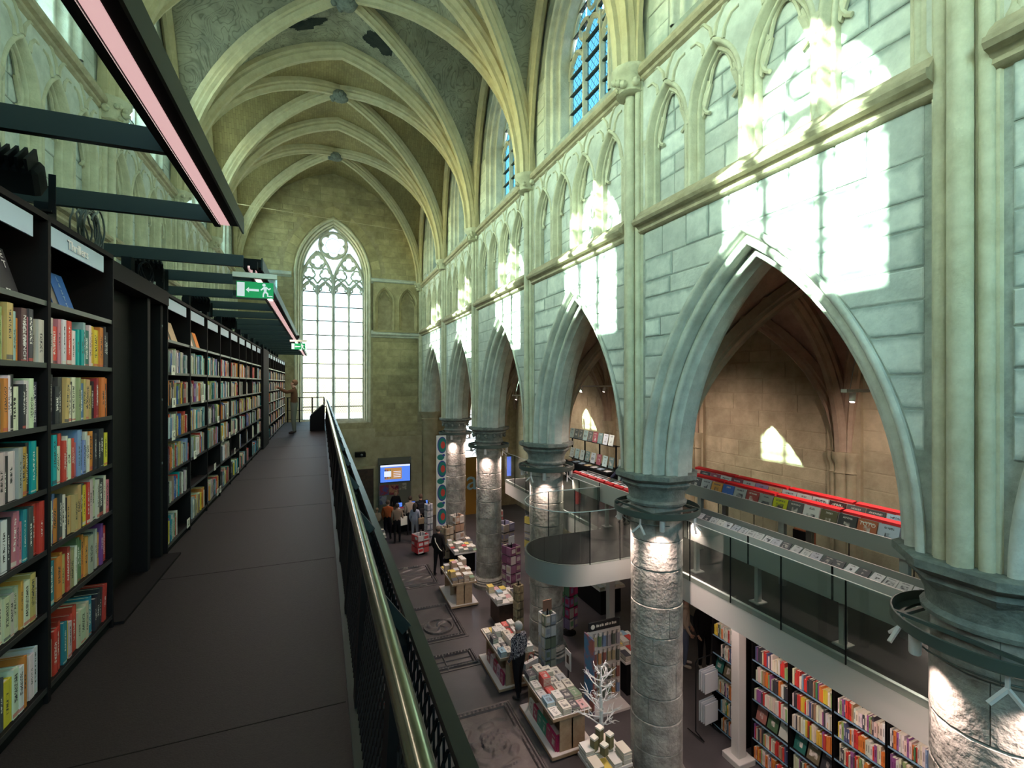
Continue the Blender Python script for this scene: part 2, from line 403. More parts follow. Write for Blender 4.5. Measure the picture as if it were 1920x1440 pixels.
# ---------------------------------------------------------------- side walls
def bay_arch(i):
    b = (YB[i + 1] - YB[i]) / 2; sc = (YB[i + 1] + YB[i]) / 2; a = b - .63
    R_, c = arch_geom(a, 3.06)
    return sc, b, a, R_, c
def arcade_profile(R_):
    p = [(R_ + .36, 0)] + roll(R_ + .33, .015, .045, 40, 170, 5) + [(R_ + .27, 0), (R_ + .27, -.05)]
    p += roll(R_ + .20, -.09, .055, 30, 200, 6) + [(R_ + .15, -.17), (R_ + .15, -.24)] + roll(R_ + .085, -.25, .05, 30, 200, 6)
    p += [(R_ + .03, -.33), (R_, -.36), (R_, -.56), (R_ + .05, -.6), (R_ + .15, -.66), (R_ + .15, -.78), (R_ + .27, -.82), (R_ + .27, -.9)]
    return p
def niche(parent, W, sc, hw, nr):
    """one cusped blind arch with its moulding, back panel edge and cusps"""
    zs, za = 10.72, 11.5; z0 = 9.72
    a = hw - .055; R_, c = arch_geom(a, za - zs)
    mb = MB()
    prof = [(R_ + .05, .0)] + roll(R_ + .02, .0, .03, 40, 170, 4) + [(R_ - .02, -.03), (R_ - .035, -.08)] + roll(R_ - .06, -.09, .025, 40, 200, 4) + [(R_ - .09, -.13), (R_ - .09, -.17)]
    prof = [(r, n) for r, n in prof if r > c + .02]
    arch_sweep(mb, W, sc, z0, zs, c, prof, 9)
    # trefoil cusps: a flat rib bent into three lobes
    ai = a - .09
    for sd in (-1, 1):
        lobe = []
        for k in range(7):
            t = k / 6; ang = math.radians(-75 + 150 * t)
            lobe.append((sd * (ai - .17 + .15 * math.cos(ang)), zs + .13 + .19 * math.sin(ang)))
        top = []
        for k in range(6):
            t = k / 5; top.append((sd * (ai - .13) * (1 - t) ** .8, zs + .32 + (za - .12 - zs - .32) * math.sin(t * PI / 2) ** .9))
        for pts, rr in ((lobe, .028), (top, .026)):
            mb.tube([W(sc + p[0], p[1], -.13) for p in pts], rr, 6)
        # solid eye of the cusp
        mb.hexa([W(sc + sd * (ai + .02), zs + .0, -.16), W(sc + sd * (ai - .02), zs - .06, -.16), W(sc + sd * (ai - .17), zs + .33, -.16), W(sc + sd * (ai - .10), zs + .42, -.16),
                 W(sc + sd * (ai + .02), zs + .0, -.115), W(sc + sd * (ai - .02), zs - .06, -.115), W(sc + sd * (ai - .17), zs + .33, -.115), W(sc + sd * (ai - .10), zs + .42, -.115)])
    mb.build('niche_arch', M['mould'], parent, 40)
    # mouchette ribs in the spandrels
    for sd in (-1, 1):
        m2 = MB()
        p = [(sd * .02, za + .05), (sd * .06, za + .2), (sd * .17, za + .34), (sd * .24, za + .36)]
        m2.tube([W(sc + x, z, .005) for x, z in p], [.03, .026, .022, .018], 6)
        p = [(sd * .17, za - .08), (sd * .2, za + .06), (sd * .3, za + .17), (sd * (hw - .06), za + .18)]
        m2.tube([W(sc + x, z, .005) for x, z in p], [.03, .026, .022, .018], 6)
        m2.build('tracery_rib', M['mould'], parent, 50)
def string_profile(kind):
    if kind == 'low': return [(0, .16), (.05, .15), (.15, .015), (.19, -.0), (.2, -.045), (.17, -.085), (.1, -.10), (.07, -.14), (.075, -.18), (.04, -.21), (0, -.22)]
    return [(0, .14), (.04, .12), (.10, .07), (.145, .03), (.15, -.02), (.12, -.07), (.06, -.09), (.05, -.13), (0, -.16)]
def string(parent, W, s0, s1, z, kind, m):
    mb = MB(); pr = string_profile(kind)
    mb.rings([[W(s_, z + dz, n) for n, dz in pr] for s_ in (s0, s1)], True, True)
    mb.build('string_course', m, parent, 35)
def shaft_set(parent, W, s, z0, zmid, z1, side_only=None):
    for ds, rr, n in ((0, .085, .085), (-.15, .05, .045), (.15, .05, .045)):
        mb = MB()
        c = W(s + ds, 0, n)
        mb.lathe([(rr, z0), (rr, zmid - .1), (rr, zmid + .02), (rr * .98, z1 - .28)], 14, (c[0], c[1], 0), caps=False)
        mb.build('shaft', M['mould'], parent, 60)
    # fillet behind the shafts
    mb = MB(); mb.hexa([W(s - .24, z0, -.02), W(s + .24, z0, -.02), W(s + .22, z0, .03), W(s - .22, z0, .03), W(s - .24, z1, -.02), W(s + .24, z1, -.02), W(s + .22, z1, .03), W(s - .22, z1, .03)])
    mb.build('fillet', M['mould'], parent)
    # leafy capital
    cp = W(s, 0, .08); mb = MB()
    mb.lathe([(.2, z1 - .32), (.24, z1 - .3), (.19, z1 - .26), (.21, z1 - .12), (.3, z1 - .02), (.33, z1 + .03), (.33, z1 + .09), (.26, z1 + .1)], 12, (cp[0], cp[1], 0))
    rn = random.Random(int(s * 10))
    for k in range(14):
        a = rn.uniform(0, 2 * PI); zz = z1 - rn.uniform(.02, .24); rr = .2 + .1 * (zz - z1 + .24) / .24
        mb.sphere((cp[0] + rr * math.cos(a), cp[1] + rr * math.sin(a), zz), rn.uniform(.04, .07), 6, 4)
    mb.build('shaft_capital', M['mould'], parent, 50)
WINDOWS = []
def clerestory(i, W, sgn, n_win, paneM, lit):
    """pointed three-light window of bay i"""
    sc = (YB[i] + YB[i + 1]) / 2
    a = 1.02; zsill, zs, za = 12.32, 14.1, 15.75
    R_, c = arch_geom(a, za - zs)
    return sc, a, zsill, zs, za, R_, c
def window_parts(idx, W, sc, a, zsill, zs, za, R_, c, n, paneM, nl=3):
    root = MB()
    # outer frame bead
    arch_sweep(root, W, sc, zsill, zs, c, [(R_ + .02, n - .04), (R_ + .02, n + .05), (R_ - .05, n + .05), (R_ - .07, n), (R_ - .05, n - .04)], 12)
    wn = struct('window_%d' % idx, root, M['stone'], 40)
    lw = 2 * a / nl
    def head(x):     # height of the opening at offset x
        x = abs(x); return zs + math.sqrt(max(0, R_ * R_ - (x + c) ** 2))
    for k in range(1, nl):
        x = -a + lw * k; mb = MB()
        zt = min(head(x) - .02, zs + .55)
        mb.hexa([W(sc + x - .055, zsill, n - .03), W(sc + x + .055, zsill, n - .03), W(sc + x + .025, zsill, n + .09), W(sc + x - .025, zsill, n + .09),
                 W(sc + x - .055, zt, n - .03), W(sc + x + .055, zt, n - .03), W(sc + x + .025, zt, n + .09), W(sc + x - .025, zt, n + .09)])
        mb.build('mullion', M['stone'], wn)
    tr = MB()
    for k in range(nl):
        x = -a + lw * (k + .5); h2 = lw / 2; up = .0 if k in (0, nl - 1) else .35
        Rl, cl = arch_geom(h2, .5)
        for sd in (-1, 1):
            tr.tube([W(sc + x + p[0], p[1], n + .03) for p in arc_half(Rl, cl, sd, zs + up - .15, 7)], .05, 6)
            tr.tube([W(sc + x + sd * q[0], zs + up + q[1], n + .02) for q in ((h2 - .02, -.1), (h2 - .09, .03), (h2 - .16, .06), (h2 - .1, .14), (.06, .27), (0, .3))], .03, 5)
    for x, z, rr in ((-.36, zs + .66, .2), (.36, zs + .66, .2), (0, zs + 1.08, .19)):
        tr.tube([W(sc + x + rr * math.cos(t), z + rr * math.sin(t), n + .02) for t in [2 * PI * j / 14 for j in range(14)]], .045, 6, True)
    tr.build('tracery', M['stone'], wn, 50)
    step = .42
    for k in range(nl):
        xa, xb = -a + lw * k + .03, -a + lw * (k + 1) - .03
        z = zsill
        while z < zs + 1.6:
            zt = z + step
            zl, zr = min(zt, head(xa) - .01), min(zt, head(xb) - .01)
            if max(zl, zr) - z < .05: break
            mb = MB(); zl = max(zl, z + .01); zr = max(zr, z + .01); zm = min(zt, head((xa + xb) / 2))
            mb.quad(W(sc + xa, z, n), W(sc + xb, z, n), W(sc + xb, zr, n), W(sc + (xa + xb) / 2, max(zm, z + .01), n), W(sc + xa, zl, n))
            mb.build('pane', paneM, wn)
            if z > zsill:
                mb = MB(); mb.hexa([W(sc + xa - .03, z - .02, n - .02), W(sc + xb + .03, z - .02, n - .02), W(sc + xb + .03, z - .02, n + .05), W(sc + xa - .03, z - .02, n + .05),
                                    W(sc + xa - .03, z + .02, n - .02), W(sc + xb + .03, z + .02, n - .02), W(sc + xb + .03, z + .02, n + .05), W(sc + xa - .03, z + .02, n + .05)])
                mb.build('glazing_bar', M['leadbar'], wn)
            z = zt
    return wn
def side_wall(side):
    W = WR if side > 0 else WL
    rn = random.Random(5 + side)
    wall = MB()
    first_detail = 1 if side > 0 else 2
    for i in range(7):
        s0, s1 = YB[i], YB[i + 1]; sc, b, a, R_, c = bay_arch(i)
        r0 = R_ + .36
        if side > 0 and i >= 1:
            wall_open(wall, W, s0, s1, Z_CAP, Z_STR, sc, Z_CAP, Z_CAP, c, r0, 0)
            wall_open(wall, W, s0, s1, Z_CAP, Z_STR + .1, sc, Z_CAP, Z_CAP, c, R_ + .27, -.9)
        else:
            wall.quad(W(s0, 0, 0), W(s1, 0, 0), W(s1, Z_STR, 0), W(s0, Z_STR, 0))
        # triforium zone back panel and frame
        wall.quad(W(s0, Z_STR - .1, -.18), W(s1, Z_STR - .1, -.18), W(s1, Z_UP, -.18), W(s0, Z_UP, -.18))
        wall.quad(W(s0, Z_STR, .0), W(s1, Z_STR, .0), W(s1, Z_STR + .2, -.18), W(s0, Z_STR + .2, -.18))
        # clerestory
        cs, ca, zsill, zs, za, cR, cc = clerestory(i, W, side, 0, None, False)
        wall_open(wall, W, s0, s1, Z_UP, ZTOP, cs, zsill, zs, cc, cR + .36, -.05)
        wall_open(wall, W, s0, s1, Z_STR - .3, ZTOP, cs, zsill, zs, cc, cR, -.62)
        wall.quad(W(s0, Z_UP, 0), W(s1, Z_UP, 0), W(s1, Z_UP, -.62), W(s0, Z_UP, -.62))
        wall.quad(W(cs - ca - .36, zsill + .0, -.05), W(cs + ca + .36, zsill, -.05), W(cs + ca, zsill + .06, -.5), W(cs - ca, zsill + .06, -.5))
    o = struct('wall_right' if side > 0 else 'wall_left', wall, M['joint'])
    for i in range(7):
        s0, s1 = YB[i], YB[i + 1]; sc, b, a, R_, c = bay_arch(i)
        near = side > 0 and i in (1, 2, 3)
        cs, ca, zsill, zs, za, cR, cc = clerestory(i, W, side, 0, None, False)
        # window reveal
        mb = MB()
        prof = [(cR + .36, -.05)] + roll(cR + .31, -.05, .045, 60, 190, 4) + [(cR + .24, -.12)] + roll(cR + .19, -.17, .045, 60, 200, 4) + [(cR + .12, -.26)] + roll(cR + .08, -.31, .04, 60, 200, 4) + [(cR, -.42), (cR, -.62)]
        arch_sweep(mb, W, cs, zsill, zs, cc, prof, 14)
        mb.build('window_reveal', M['stone'], o, 40)
        WINDOWS.append((side, i, cs, ca, zsill, zs, za, cR, cc))
        if i < first_detail: continue
        if side > 0:
            mb = MB(); arch_sweep(mb, W, sc, Z_CAP, Z_CAP, c, arcade_profile(R_), 22)
            mb.build('arch', M['mould'] if i < 0 else M['stone'], o, 40)
        r0 = R_ + .37
        if side > 0:
            def spans(z):
                dz = min(max(z - Z_CAP, 0), r0 * math.sin(math.acos(c / r0)) - 1e-4)
                if z - Z_CAP >= r0 * math.sin(math.acos(c / r0)): x = 0
                else: x = math.sqrt(max(0, r0 * r0 - dz * dz)) - c
                return [(s0 + .28, max(sc - x, s0 + .28)), (min(sc + x, s1 - .28), s1 - .28)]
            za_ = Z_CAP + math.sqrt(r0 * r0 - c * c)
            q = courses(spans, Z_CAP + .9, za_ - .02, rn) + courses(lambda z: [(s0 + .28, s1 - .28)], za_ - .02, Z_STR - .2, rn)
            lay(q, W, o, M['block'], 0, rn, near)
        string(o, W, s0 + .18, s1 - .18, Z_STR, 'low', M['brownmould'])
        string(o, W, s0 + .1, s1 - .1, Z_UP, 'up', M['brownmould'])
        # blind arcade
        g = .3; pitch = (s1 - s0 - 2 * g) / 4; hw = pitch / 2
        nza = 11.5; nzs = 10.72; na = hw - .055; nR, nc = arch_geom(na, nza - nzs)
        fr = MB()
        for k in range(4):
            wall_open(fr, W, s0 + g + pitch * k, s0 + g + pitch * (k + 1), nzs, Z_UP - .1, s0 + g + pitch * (k + .5), nzs, nzs, nc, nR + .05, 0, 9)
        for e0, e1 in ((s0, s0 + g), (s1 - g, s1)): fr.quad(W(e0, Z_STR, 0), W(e1, Z_STR, 0), W(e1, Z_UP, 0), W(e0, Z_UP, 0))
        fr.build('niche_spandrels', M['stone'], o)
        for k in range(4):
            niche(o, W, s0 + g + pitch * (k + .5), hw, None)
        for k in range(5):
            s = s0 + g + pitch * k; cpt = W(s, 0, -.03); mb = MB()
            mb.lathe([(.07, 9.66), (.07, 9.74), (.05, 9.78), (.042, 9.82), (.042, 10.62), (.055, 10.63), (.055, 10.66), (.045, 10.68), (.06, 10.76), (.075, 10.79), (.075, 10.83)], 10, (cpt[0], cpt[1], 0))
            mb.hexa([W(s - .05, 9.66, -.18), W(s + .05, 9.66, -.18), W(s + .035, 9.66, -.05), W(s - .035, 9.66, -.05), W(s - .05, 10.75, -.18), W(s + .05, 10.75, -.18), W(s + .035, 10.75, -.05), W(s - .035, 10.75, -.05)])
            mb.build('colonnette', M['mould'], o, 50)
        sp = lambda z: [(s0 + g + pitch * k + .07, s0 + g + pitch * (k + 1) - .07) for k in range(4)]
        lay(courses(sp, 9.74, 11.4, rn, .26, .4, .35, .6), W, o, M['block'], -.18, rn, side > 0 and i == 2, 'niche_masonry')
        # masonry beside the clerestory window
        lay(courses(lambda z: [(s0 + .3, cs - ca - .4), (cs + ca + .4, s1 - .3)], Z_UP + .16, 14.2, rn), W, o, M['block'], -.05, rn, False, 'clerestory_masonry')
    for i in range(2 if side < 0 else 2, 7):
        shaft_set(o, W, YB[i], Z_CAP if side > 0 else Z_STR - 1.8, Z_STR, Z_UP)
    shaft_set(o, W, YE - .12, Z_CAP, Z_STR, Z_UP)
    return o
wall_right = side_wall(1)
wall_left = side_wall(-1)
wi = 2
for side, i, cs, ca, zsill, zs, za, cR, cc in WINDOWS:
    W = WR if side > 0 else WL
    wob = window_parts(wi, W, cs, ca, zsill, zs, za, cR, cc, -.55, M['pane_right'] if side > 0 else M['pane_left']); wi += 1
    x = (XR + .5) if side > 0 else (XL - .5)
    portal((x, cs, (zsill + za) / 2), (XC, cs, (zsill + za) / 2), 2 * ca, za - zsill)
# ---------------------------------------------------------------- end wall with the great window
GW = dict(sc=.57, a=1.47, zsill=5.0, zs=12.2, za=14.72)
gR, gc = arch_geom(GW['a'], GW['za'] - GW['zs'])
GW['za'] = GW['zs'] + math.sqrt(gR * gR - gc * gc)
def end_wall():
    W = WE; rn = random.Random(21); sc = GW['sc']
    mb = MB()
    r0 = gR + .3
    wall_open(mb, W, XL, XR, 0, ZTOP, sc, GW['zsill'] - .1, GW['zs'], gc, r0, 0)
    mb.quad(W(sc - 1.77, GW['zsill'] - .1, 0), W(sc + 1.77, GW['zsill'] - .1, 0), W(sc + 1.47, GW['zsill'] + .1, -.5), W(sc - 1.47, GW['zsill'] + .1, -.5))
    # aisle part with its own window
    ax, aa = 8.05, .85; aR, ac = arch_geom(aa, 1.3)
    wall_open(mb, W, XR, XA1, 0, 9.3, ax, 2.5, 5.2, ac, aR, 0)
    o = struct('wall_end', mb, M['endjoint'])
    m2 = MB(); arch_sweep(m2, W, ax, 2.5, 5.2, ac, [(aR + .12, 0), (aR + .1, .04), (aR, 0), (aR - .1, -.3)], 10); m2.build('aisle_window_reveal', M['stone'], o, 40)
    mb = MB()
    prof = [(r0, 0)] + roll(r0 - .04, .0, .05, 30, 180, 5) + [(r0 - .11, -.06)] + roll(r0 - .15, -.12, .045, 40, 200, 5) + [(r0 - .22, -.22)] + roll(r0 - .25, -.28, .04, 40, 200, 5) + [(gR, -.38), (gR, -.6)]
    arch_sweep(mb, W, sc, GW['zsill'] - .1, GW['zs'], gc, prof, 18); mb.build('window_reveal', M['mould'], o, 40)
    # relieving arch stones round the head
    for side in (-1, 1):
        p = arc_half(r0 + .06, gc, side, GW['zs'], 9); p2 = arc_half(r0 + .5, gc, side, GW['zs'], 9)
        for k in range(9):
            q = [p[k], p[k + 1], p2[k + 1], p2[k]]
            mb = MB(); cx = sum(t[0] for t in q) / 4; cz = sum(t[1] for t in q) / 4
            q = [(cx + (x - cx) * .96, cz + (z - cz) * .96) for x, z in q]
            A = mb.add([W(sc + x, z, .0) for x, z in q]); B = mb.add([W(sc + x, z, .022) for x, z in q])
            for i in range(4): j = (i + 1) % 4; mb.face((A + i, A + j, B + j, B + i))
            mb.face((B, B + 1, B + 2, B + 3)); mb.build('voussoir', M['endblock'], o)
    def spans(z):
        dz = z - GW['zs']
        x = (r0 - gc) + .02 if dz <= 0 else max(0, math.sqrt(max(0, (r0 + .02) ** 2 - dz * dz)) - gc)
        return [(XL + .3, max(sc - x, XL + .3)), (min(sc + x, XR - .25), XR - .25)]
    q = courses(spans, 9.9, 17.1, rn, .26, .38, .45, .9)
    cut = []
    for b in q:
        cxx = sum(p[0] for p in b) / 4; czz = sum(p[1] for p in b) / 4
        rr = math.hypot(abs(cxx - sc) + gc, max(0, czz - GW['zs']))
        if czz > GW['zs'] and rr < r0 + .62: continue
        if czz < 12.3 and cxx > sc + 1.77 + .1: continue
        cut.append(b)
    lay(cut, W, o, M['endblock'], 0, rn, True)
    q = courses(lambda z: [(sc + 1.87, XR - .2)], 4.4, 9.3, rn, .3, .42, .5, 1.1)
    lay(q, W, o, M['endblock'], 0, rn, True)
    q = courses(lambda z: [(XL + .3, XR - .2)], 0.1, 4.2, rn, .34, .46, .6, 1.3)
    lay(q, W, o, M['endblock'], 0, rn, False, 'lower_masonry')
    # blind arcade to the right of the window, with its sill and head string
    x0, x1 = sc + 1.87, XR - .15
    for z, k in ((9.42, 'low'), (12.1, 'up')):
        string(o, W, x0 - .1, XR, z, k, M['stone']); string(o, W, XL, sc - 1.88, z, k, M['stone'])
    fr = MB(); hw = (x1 - x0) / 4
    for kk in range(2):
        c0 = x0 + hw * (2 * kk + 1); R2, c2 = arch_geom(hw - .14, .75)
        wall_open(fr, W, c0 - hw, c0 + hw, 9.5, 12.0, c0, 9.6, 11.0, c2, R2, .16)
        arch_sweep(fr, W, c0, 9.6, 11.0, c2, [(R2 + .05, .16), (R2 + .03, .19), (R2 - .02, .16), (R2 - .04, .1), (R2 - .08, .08), (R2 - .1, .01)], 10)
        for sd in (-1, 1):
            fr.tube([W(c0 + sd * t[0], t[1], .1) for t in ((hw - .24, 10.9), (hw - .3, 11.08), (hw - .42, 11.16), (hw - .34, 11.26), (hw - .5, 11.5))], .03, 6)
    fr.build('blind_arcade', M['endblock'], o, 40)
    # lower set-back ledge
    mb = MB(); mb.hexa([W(x0 + .1, 0, 0), W(XR, 0, 0), W(XR, 0, .1), W(x0 + .1, 0, .1), W(x0 + .1, 4.15, 0), W(XR, 4.15, 0), W(XR, 4.15, .1), W(x0 + .1, 4.15, .1)])
    mb.hexa([W(-1.5, 0, 0), W(x0 + .1, 0, 0), W(x0 + .1, 0, .1), W(-1.5, 0, .1), W(-1.5, 4.6, 0), W(x0 + .1, 4.6, 0), W(x0 + .1, 4.6, .1), W(-1.5, 4.6, .1)])
    mb.build('ledge', M['warm'], o)
    # engaged respond column between nave end and aisle
    mb = MB(); mb.lathe([(.5, 0), (.5, .3), (.42, .4), (.42, 4.95), (.46, 5.0), (.42, 5.05), (.45, 5.2), (.56, 5.35), (.56, 5.42)], 20, (5.35, YE + .02, 0))
    mb.build('respond', M['warm'], o, 40)
    return o
wall_end = end_wall()
portal((GW['sc'], YE + .45, 9.8), (GW['sc'], 0, 9.8), 2.94, 9.6)
portal((8.05, YE + .35, 4.2), (8.05, 0, 4.2), 1.7, 4.0)
def great_window():
    W = WE; sc, a, zsill, zs = GW['sc'], GW['a'], GW['zsill'], GW['zs']; n = -.5
    fr = MB(); arch_sweep(fr, W, sc, zsill, zs, gc, [(gR + .03, n - .06), (gR + .03, n + .08), (gR - .06, n + .08), (gR - .09, n), (gR - .06, n - .06)], 16)
    fr.box(sc - a, sc + a, YE + .42, YE + .6, zsill - .02, zsill + .06)
    wn = struct('window_1', fr, M['stone'], 40)
    lw = 2 * a / 4
    head = lambda x: zs + math.sqrt(max(0, gR * gR - (abs(x) + gc) ** 2))
    zh = 11.42           # springing of the light heads
    for k in (1, 2, 3):
        x = -a + lw * k; wd = .1 if k == 2 else .07; mb = MB(); zt = zh + (.9 if k == 2 else .35)
        mb.hexa([W(sc + x - wd, zsill, n - .05), W(sc + x + wd, zsill, n - .05), W(sc + x + wd * .4, zsill, n + .12), W(sc + x - wd * .4, zsill, n + .12),
                 W(sc + x - wd, zt, n - .05), W(sc + x + wd, zt, n - .05), W(sc + x + wd * .4, zt, n + .12), W(sc + x - wd * .4, zt, n + .12)])
        mb.build('mullion', M['stone'], wn)
    tr = MB()
    def foil(cx, cz, r, k, rot, th, ring=True):
        if ring: tr.tube([W(sc + cx + (r + th * .6) * math.cos(t), cz + (r + th * .6) * math.sin(t), n + .03) for t in [2 * PI * j / 20 for j in range(20)]], th, 6, True)
        rl = r * math.sin(PI / k) / (1 + math.sin(PI / k)) * 1.12; d = r - rl
        for j in range(k):     # lobes as arcs, the gaps filled by the tube thickness
            a0 = rot + 2 * PI * j / k
            half = PI - (PI / 2 - PI / k) * .95
            pts = []
            for q in range(9):
                t = a0 - half * .72 + half * 1.44 * q / 8
                pts.append(W(sc + cx + d * math.cos(a0) + rl * 1.06 * math.cos(t), cz + d * math.sin(a0) + rl * 1.06 * math.sin(t), n + .02))
            tr.tube(pts, th * .62, 5)
            # stone filling between neighbouring lobes
            a1 = a0 + PI / k; q0 = d * math.cos(PI / k) + rl * .62
            A = [(r * 1.05, a1 - .3), (r * 1.05, a1 + .3), (q0, a1)]
            b0 = tr.add([W(sc + cx + rr * math.cos(t), cz + rr * math.sin(t), n + .045) for rr, t in A]); tr.face((b0, b0 + 1, b0 + 2))
    for k in range(4):
        x = -a + lw * (k + .5); Rl, cl = arch_geom(lw / 2, .62)
        for sd in (-1, 1):
            tr.tube([W(sc + x + p[0], p[1], n + .03) for p in arc_half(Rl, cl, sd, zh - .12, 7)], .075, 6)
            tr.tube([W(sc + x + sd * q[0], zh + q[1], n + .02) for q in ((lw / 2 - .03, -.1), (lw / 2 - .1, .06), (lw / 2 - .19, .1), (lw / 2 - .17, .2), (lw / 2 - .2, .3), (0.02, .4))], .05, 5)
        foil(x, zh + .9, .27, 3, PI / 2, .075, ring=False)
        tr.tube([W(sc + x - lw / 2, zh + .4, n + .03), W(sc + x - lw / 4, zh + .66, n + .03), W(sc + x, zh + .56, n + .03), W(sc + x + lw / 4, zh + .66, n + .03), W(sc + x + lw / 2, zh + .4, n + .03)], .055, 6)
    for x in (-lw, lw):
        foil(x, zh + 1.5, .31, 4, 0, .07, ring=True)
        Rs, cs_ = arch_geom(lw, 1.75)
        for sd in (-1, 1): tr.tube([W(sc + x + p[0], p[1], n + .04) for p in arc_half(Rs, cs_, sd, zh + .25, 9)], .085, 6)
    foil(0, zh + 2.36, .60, 6, PI / 2, .08)
    tr.tube([W(sc + .36 * math.cos(t), zh + 2.36 + .36 * math.sin(t), n + .0) for t in [2 * PI * j / 24 for j in range(24)]], .018, 6, True)
    tr.build('tracery', M['stone'], wn, 50)
    for k in range(4):
        xa, xb = -a + lw * k + .05, -a + lw * (k + 1) - .05
        np_ = 9; st = (zh - zsill) / np_
        for j in range(np_):
            z = zsill + st * j; mb = MB(); mb.quad(W(sc + xa, z, n), W(sc + xb, z, n), W(sc + xb, z + st, n), W(sc + xa, z + st, n)); mb.build('pane', M['pane_end'], wn)
            mb = MB(); mb.box(sc + xa - .04, sc + xb + .04, YE + .44, YE + .52, z + st - .022, z + st + .022); mb.build('glazing_bar', M['leadbar'], wn)
    # glass of the tracery field, one pane per side of the head
    for sd in (-1, 1):
        mb = MB(); p = arc_half(gR, gc, sd, zs, 12); p = [q for q in p if q[1] > zh]
        mb.quad(*([W(sc, zh, n - .02), W(sc + sd * (a - .02), zh, n - .02)] + [W(sc + q[0], q[1], n - .02) for q in p])); mb.build('pane', M['pane_right_clear'], wn)
M['pane_left_clear'] = glass_mat('pale_green_glass', (.6, .9, .8), .04)
M['pane_right_clear'] = glass_mat('clear_tracery_glass', (.42, .45, .44), .03)
great_window()
# aisle end window panes
aw = MB(); aw.box(7.2, 7.24, YE + .28, YE + .36, 2.5, 6.0)
wn = struct('window_%d' % wi, aw, M['stone']); wi += 1
for k in range(2):
    for j in range(5):
        mb = MB(); x = 7.22 + k * .84; z = 2.5 + j * .66; mb.quad((x, YE + .3, z), (x + .82, YE + .3, z), (x + .82, YE + .3, z + .66), (x, YE + .3, z + .66)); mb.build('pane', M['pane_right_clear'], wn)
        mb = MB(); mb.box(x, x + .82, YE + .28, YE + .33, z + .64, z + .68); mb.build('glazing_bar', M['leadbar'], wn)
    mb = MB(); mb.box(8.02, 8.1, YE + .25, YE + .36, 2.5, 6.5); 
mb.build('mullion', M['stone'], wn)
# ---------------------------------------------------------------- west wall behind the camera; unseen tall window added to brighten the near wall
rb = MB(); rR, rc = arch_geom(2.0, 2.6)
def WB(s, t, n): return (s, YB[0] + n, t)
wall_open(rb, WB, XL, XR, 0, ZTOP, XC, 8.0, 12.6, rc, rR, 0)
rb.quad((XR, YB[1], 0), (XA1, YB[1], 0), (XA1, YB[1], 9.4), (XR, YB[1], 9.4))
wall_back = struct('wall_back', rb, M['stone'])
rw_ = MB(); arch_sweep(rw_, WB, XC, 8.0, 12.6, rc, [(rR + .03, .1), (rR - .08, .1), (rR - .08, -.1), (rR + .03, -.1)], 10)
for k in (1, 2, 3): rw_.box(XC - 2.05 + 1.0 * k, XC - 1.95 + 1.0 * k, YB[0] - .1, YB[0] + .1, 8, 13.2)
wn = struct('window_%d' % wi, rw_, M['stone']); wi += 1
for k in range(4):
    mb = MB(); xa = XC - 2 + k; hz = lambda x: 12.6 + math.sqrt(max(0, rR * rR - (abs(x - XC) + rc) ** 2))
    mb.quad((xa, YB[0], 8), (xa + 1, YB[0], 8), (xa + 1, YB[0], hz(xa + 1)), (xa, YB[0], hz(xa))); mb.build('pane', M['pane_left_clear'], wn)
portal((XC, YB[0] - .15, 11.5), (XC, 10, 11.5), 4.0, 7.0)
# ---------------------------------------------------------------- aisle outer wall
aw = MB(); aw.quad(WA(YB[1], 0, 0), WA(YE, 0, 0), WA(YE, 9.6, 0), WA(YB[1], 9.6, 0))
wall_aisle = struct('wall_aisle', aw, M['warm'])
rn = random.Random(3)
for i in range(1, 7):
    lay(courses(lambda z: [(YB[i] + .3, YB[i + 1] - .3)], 3.2, 8.9, rn, .3, .45, .5, 1.2), WA, wall_aisle, M['warmblock'], 0, rn, i in (2, 3), 'aisle_masonry')
for i in range(2, 7):
    for ds in (-.16, 0, .16):
        mb = MB(); mb.lathe([(.1, 3.3), (.1, 5.0), (.125, 5.02), (.1, 5.06), (.11, 5.2), (.16, 5.32), (.17, 5.4), (.17, 5.46)], 12, (XA1 - .1 - (.08 if ds == 0 else 0), YB[i] + ds, 0)); mb.build('shaft', M['warm'], wall_aisle, 50)
    mb = MB(); mb.box(XA1 - .1, XA1 + .1, YB[i] - .34, YB[i] + .34, 0, 9); mb.build('pilaster', M['warm'], wall_aisle)
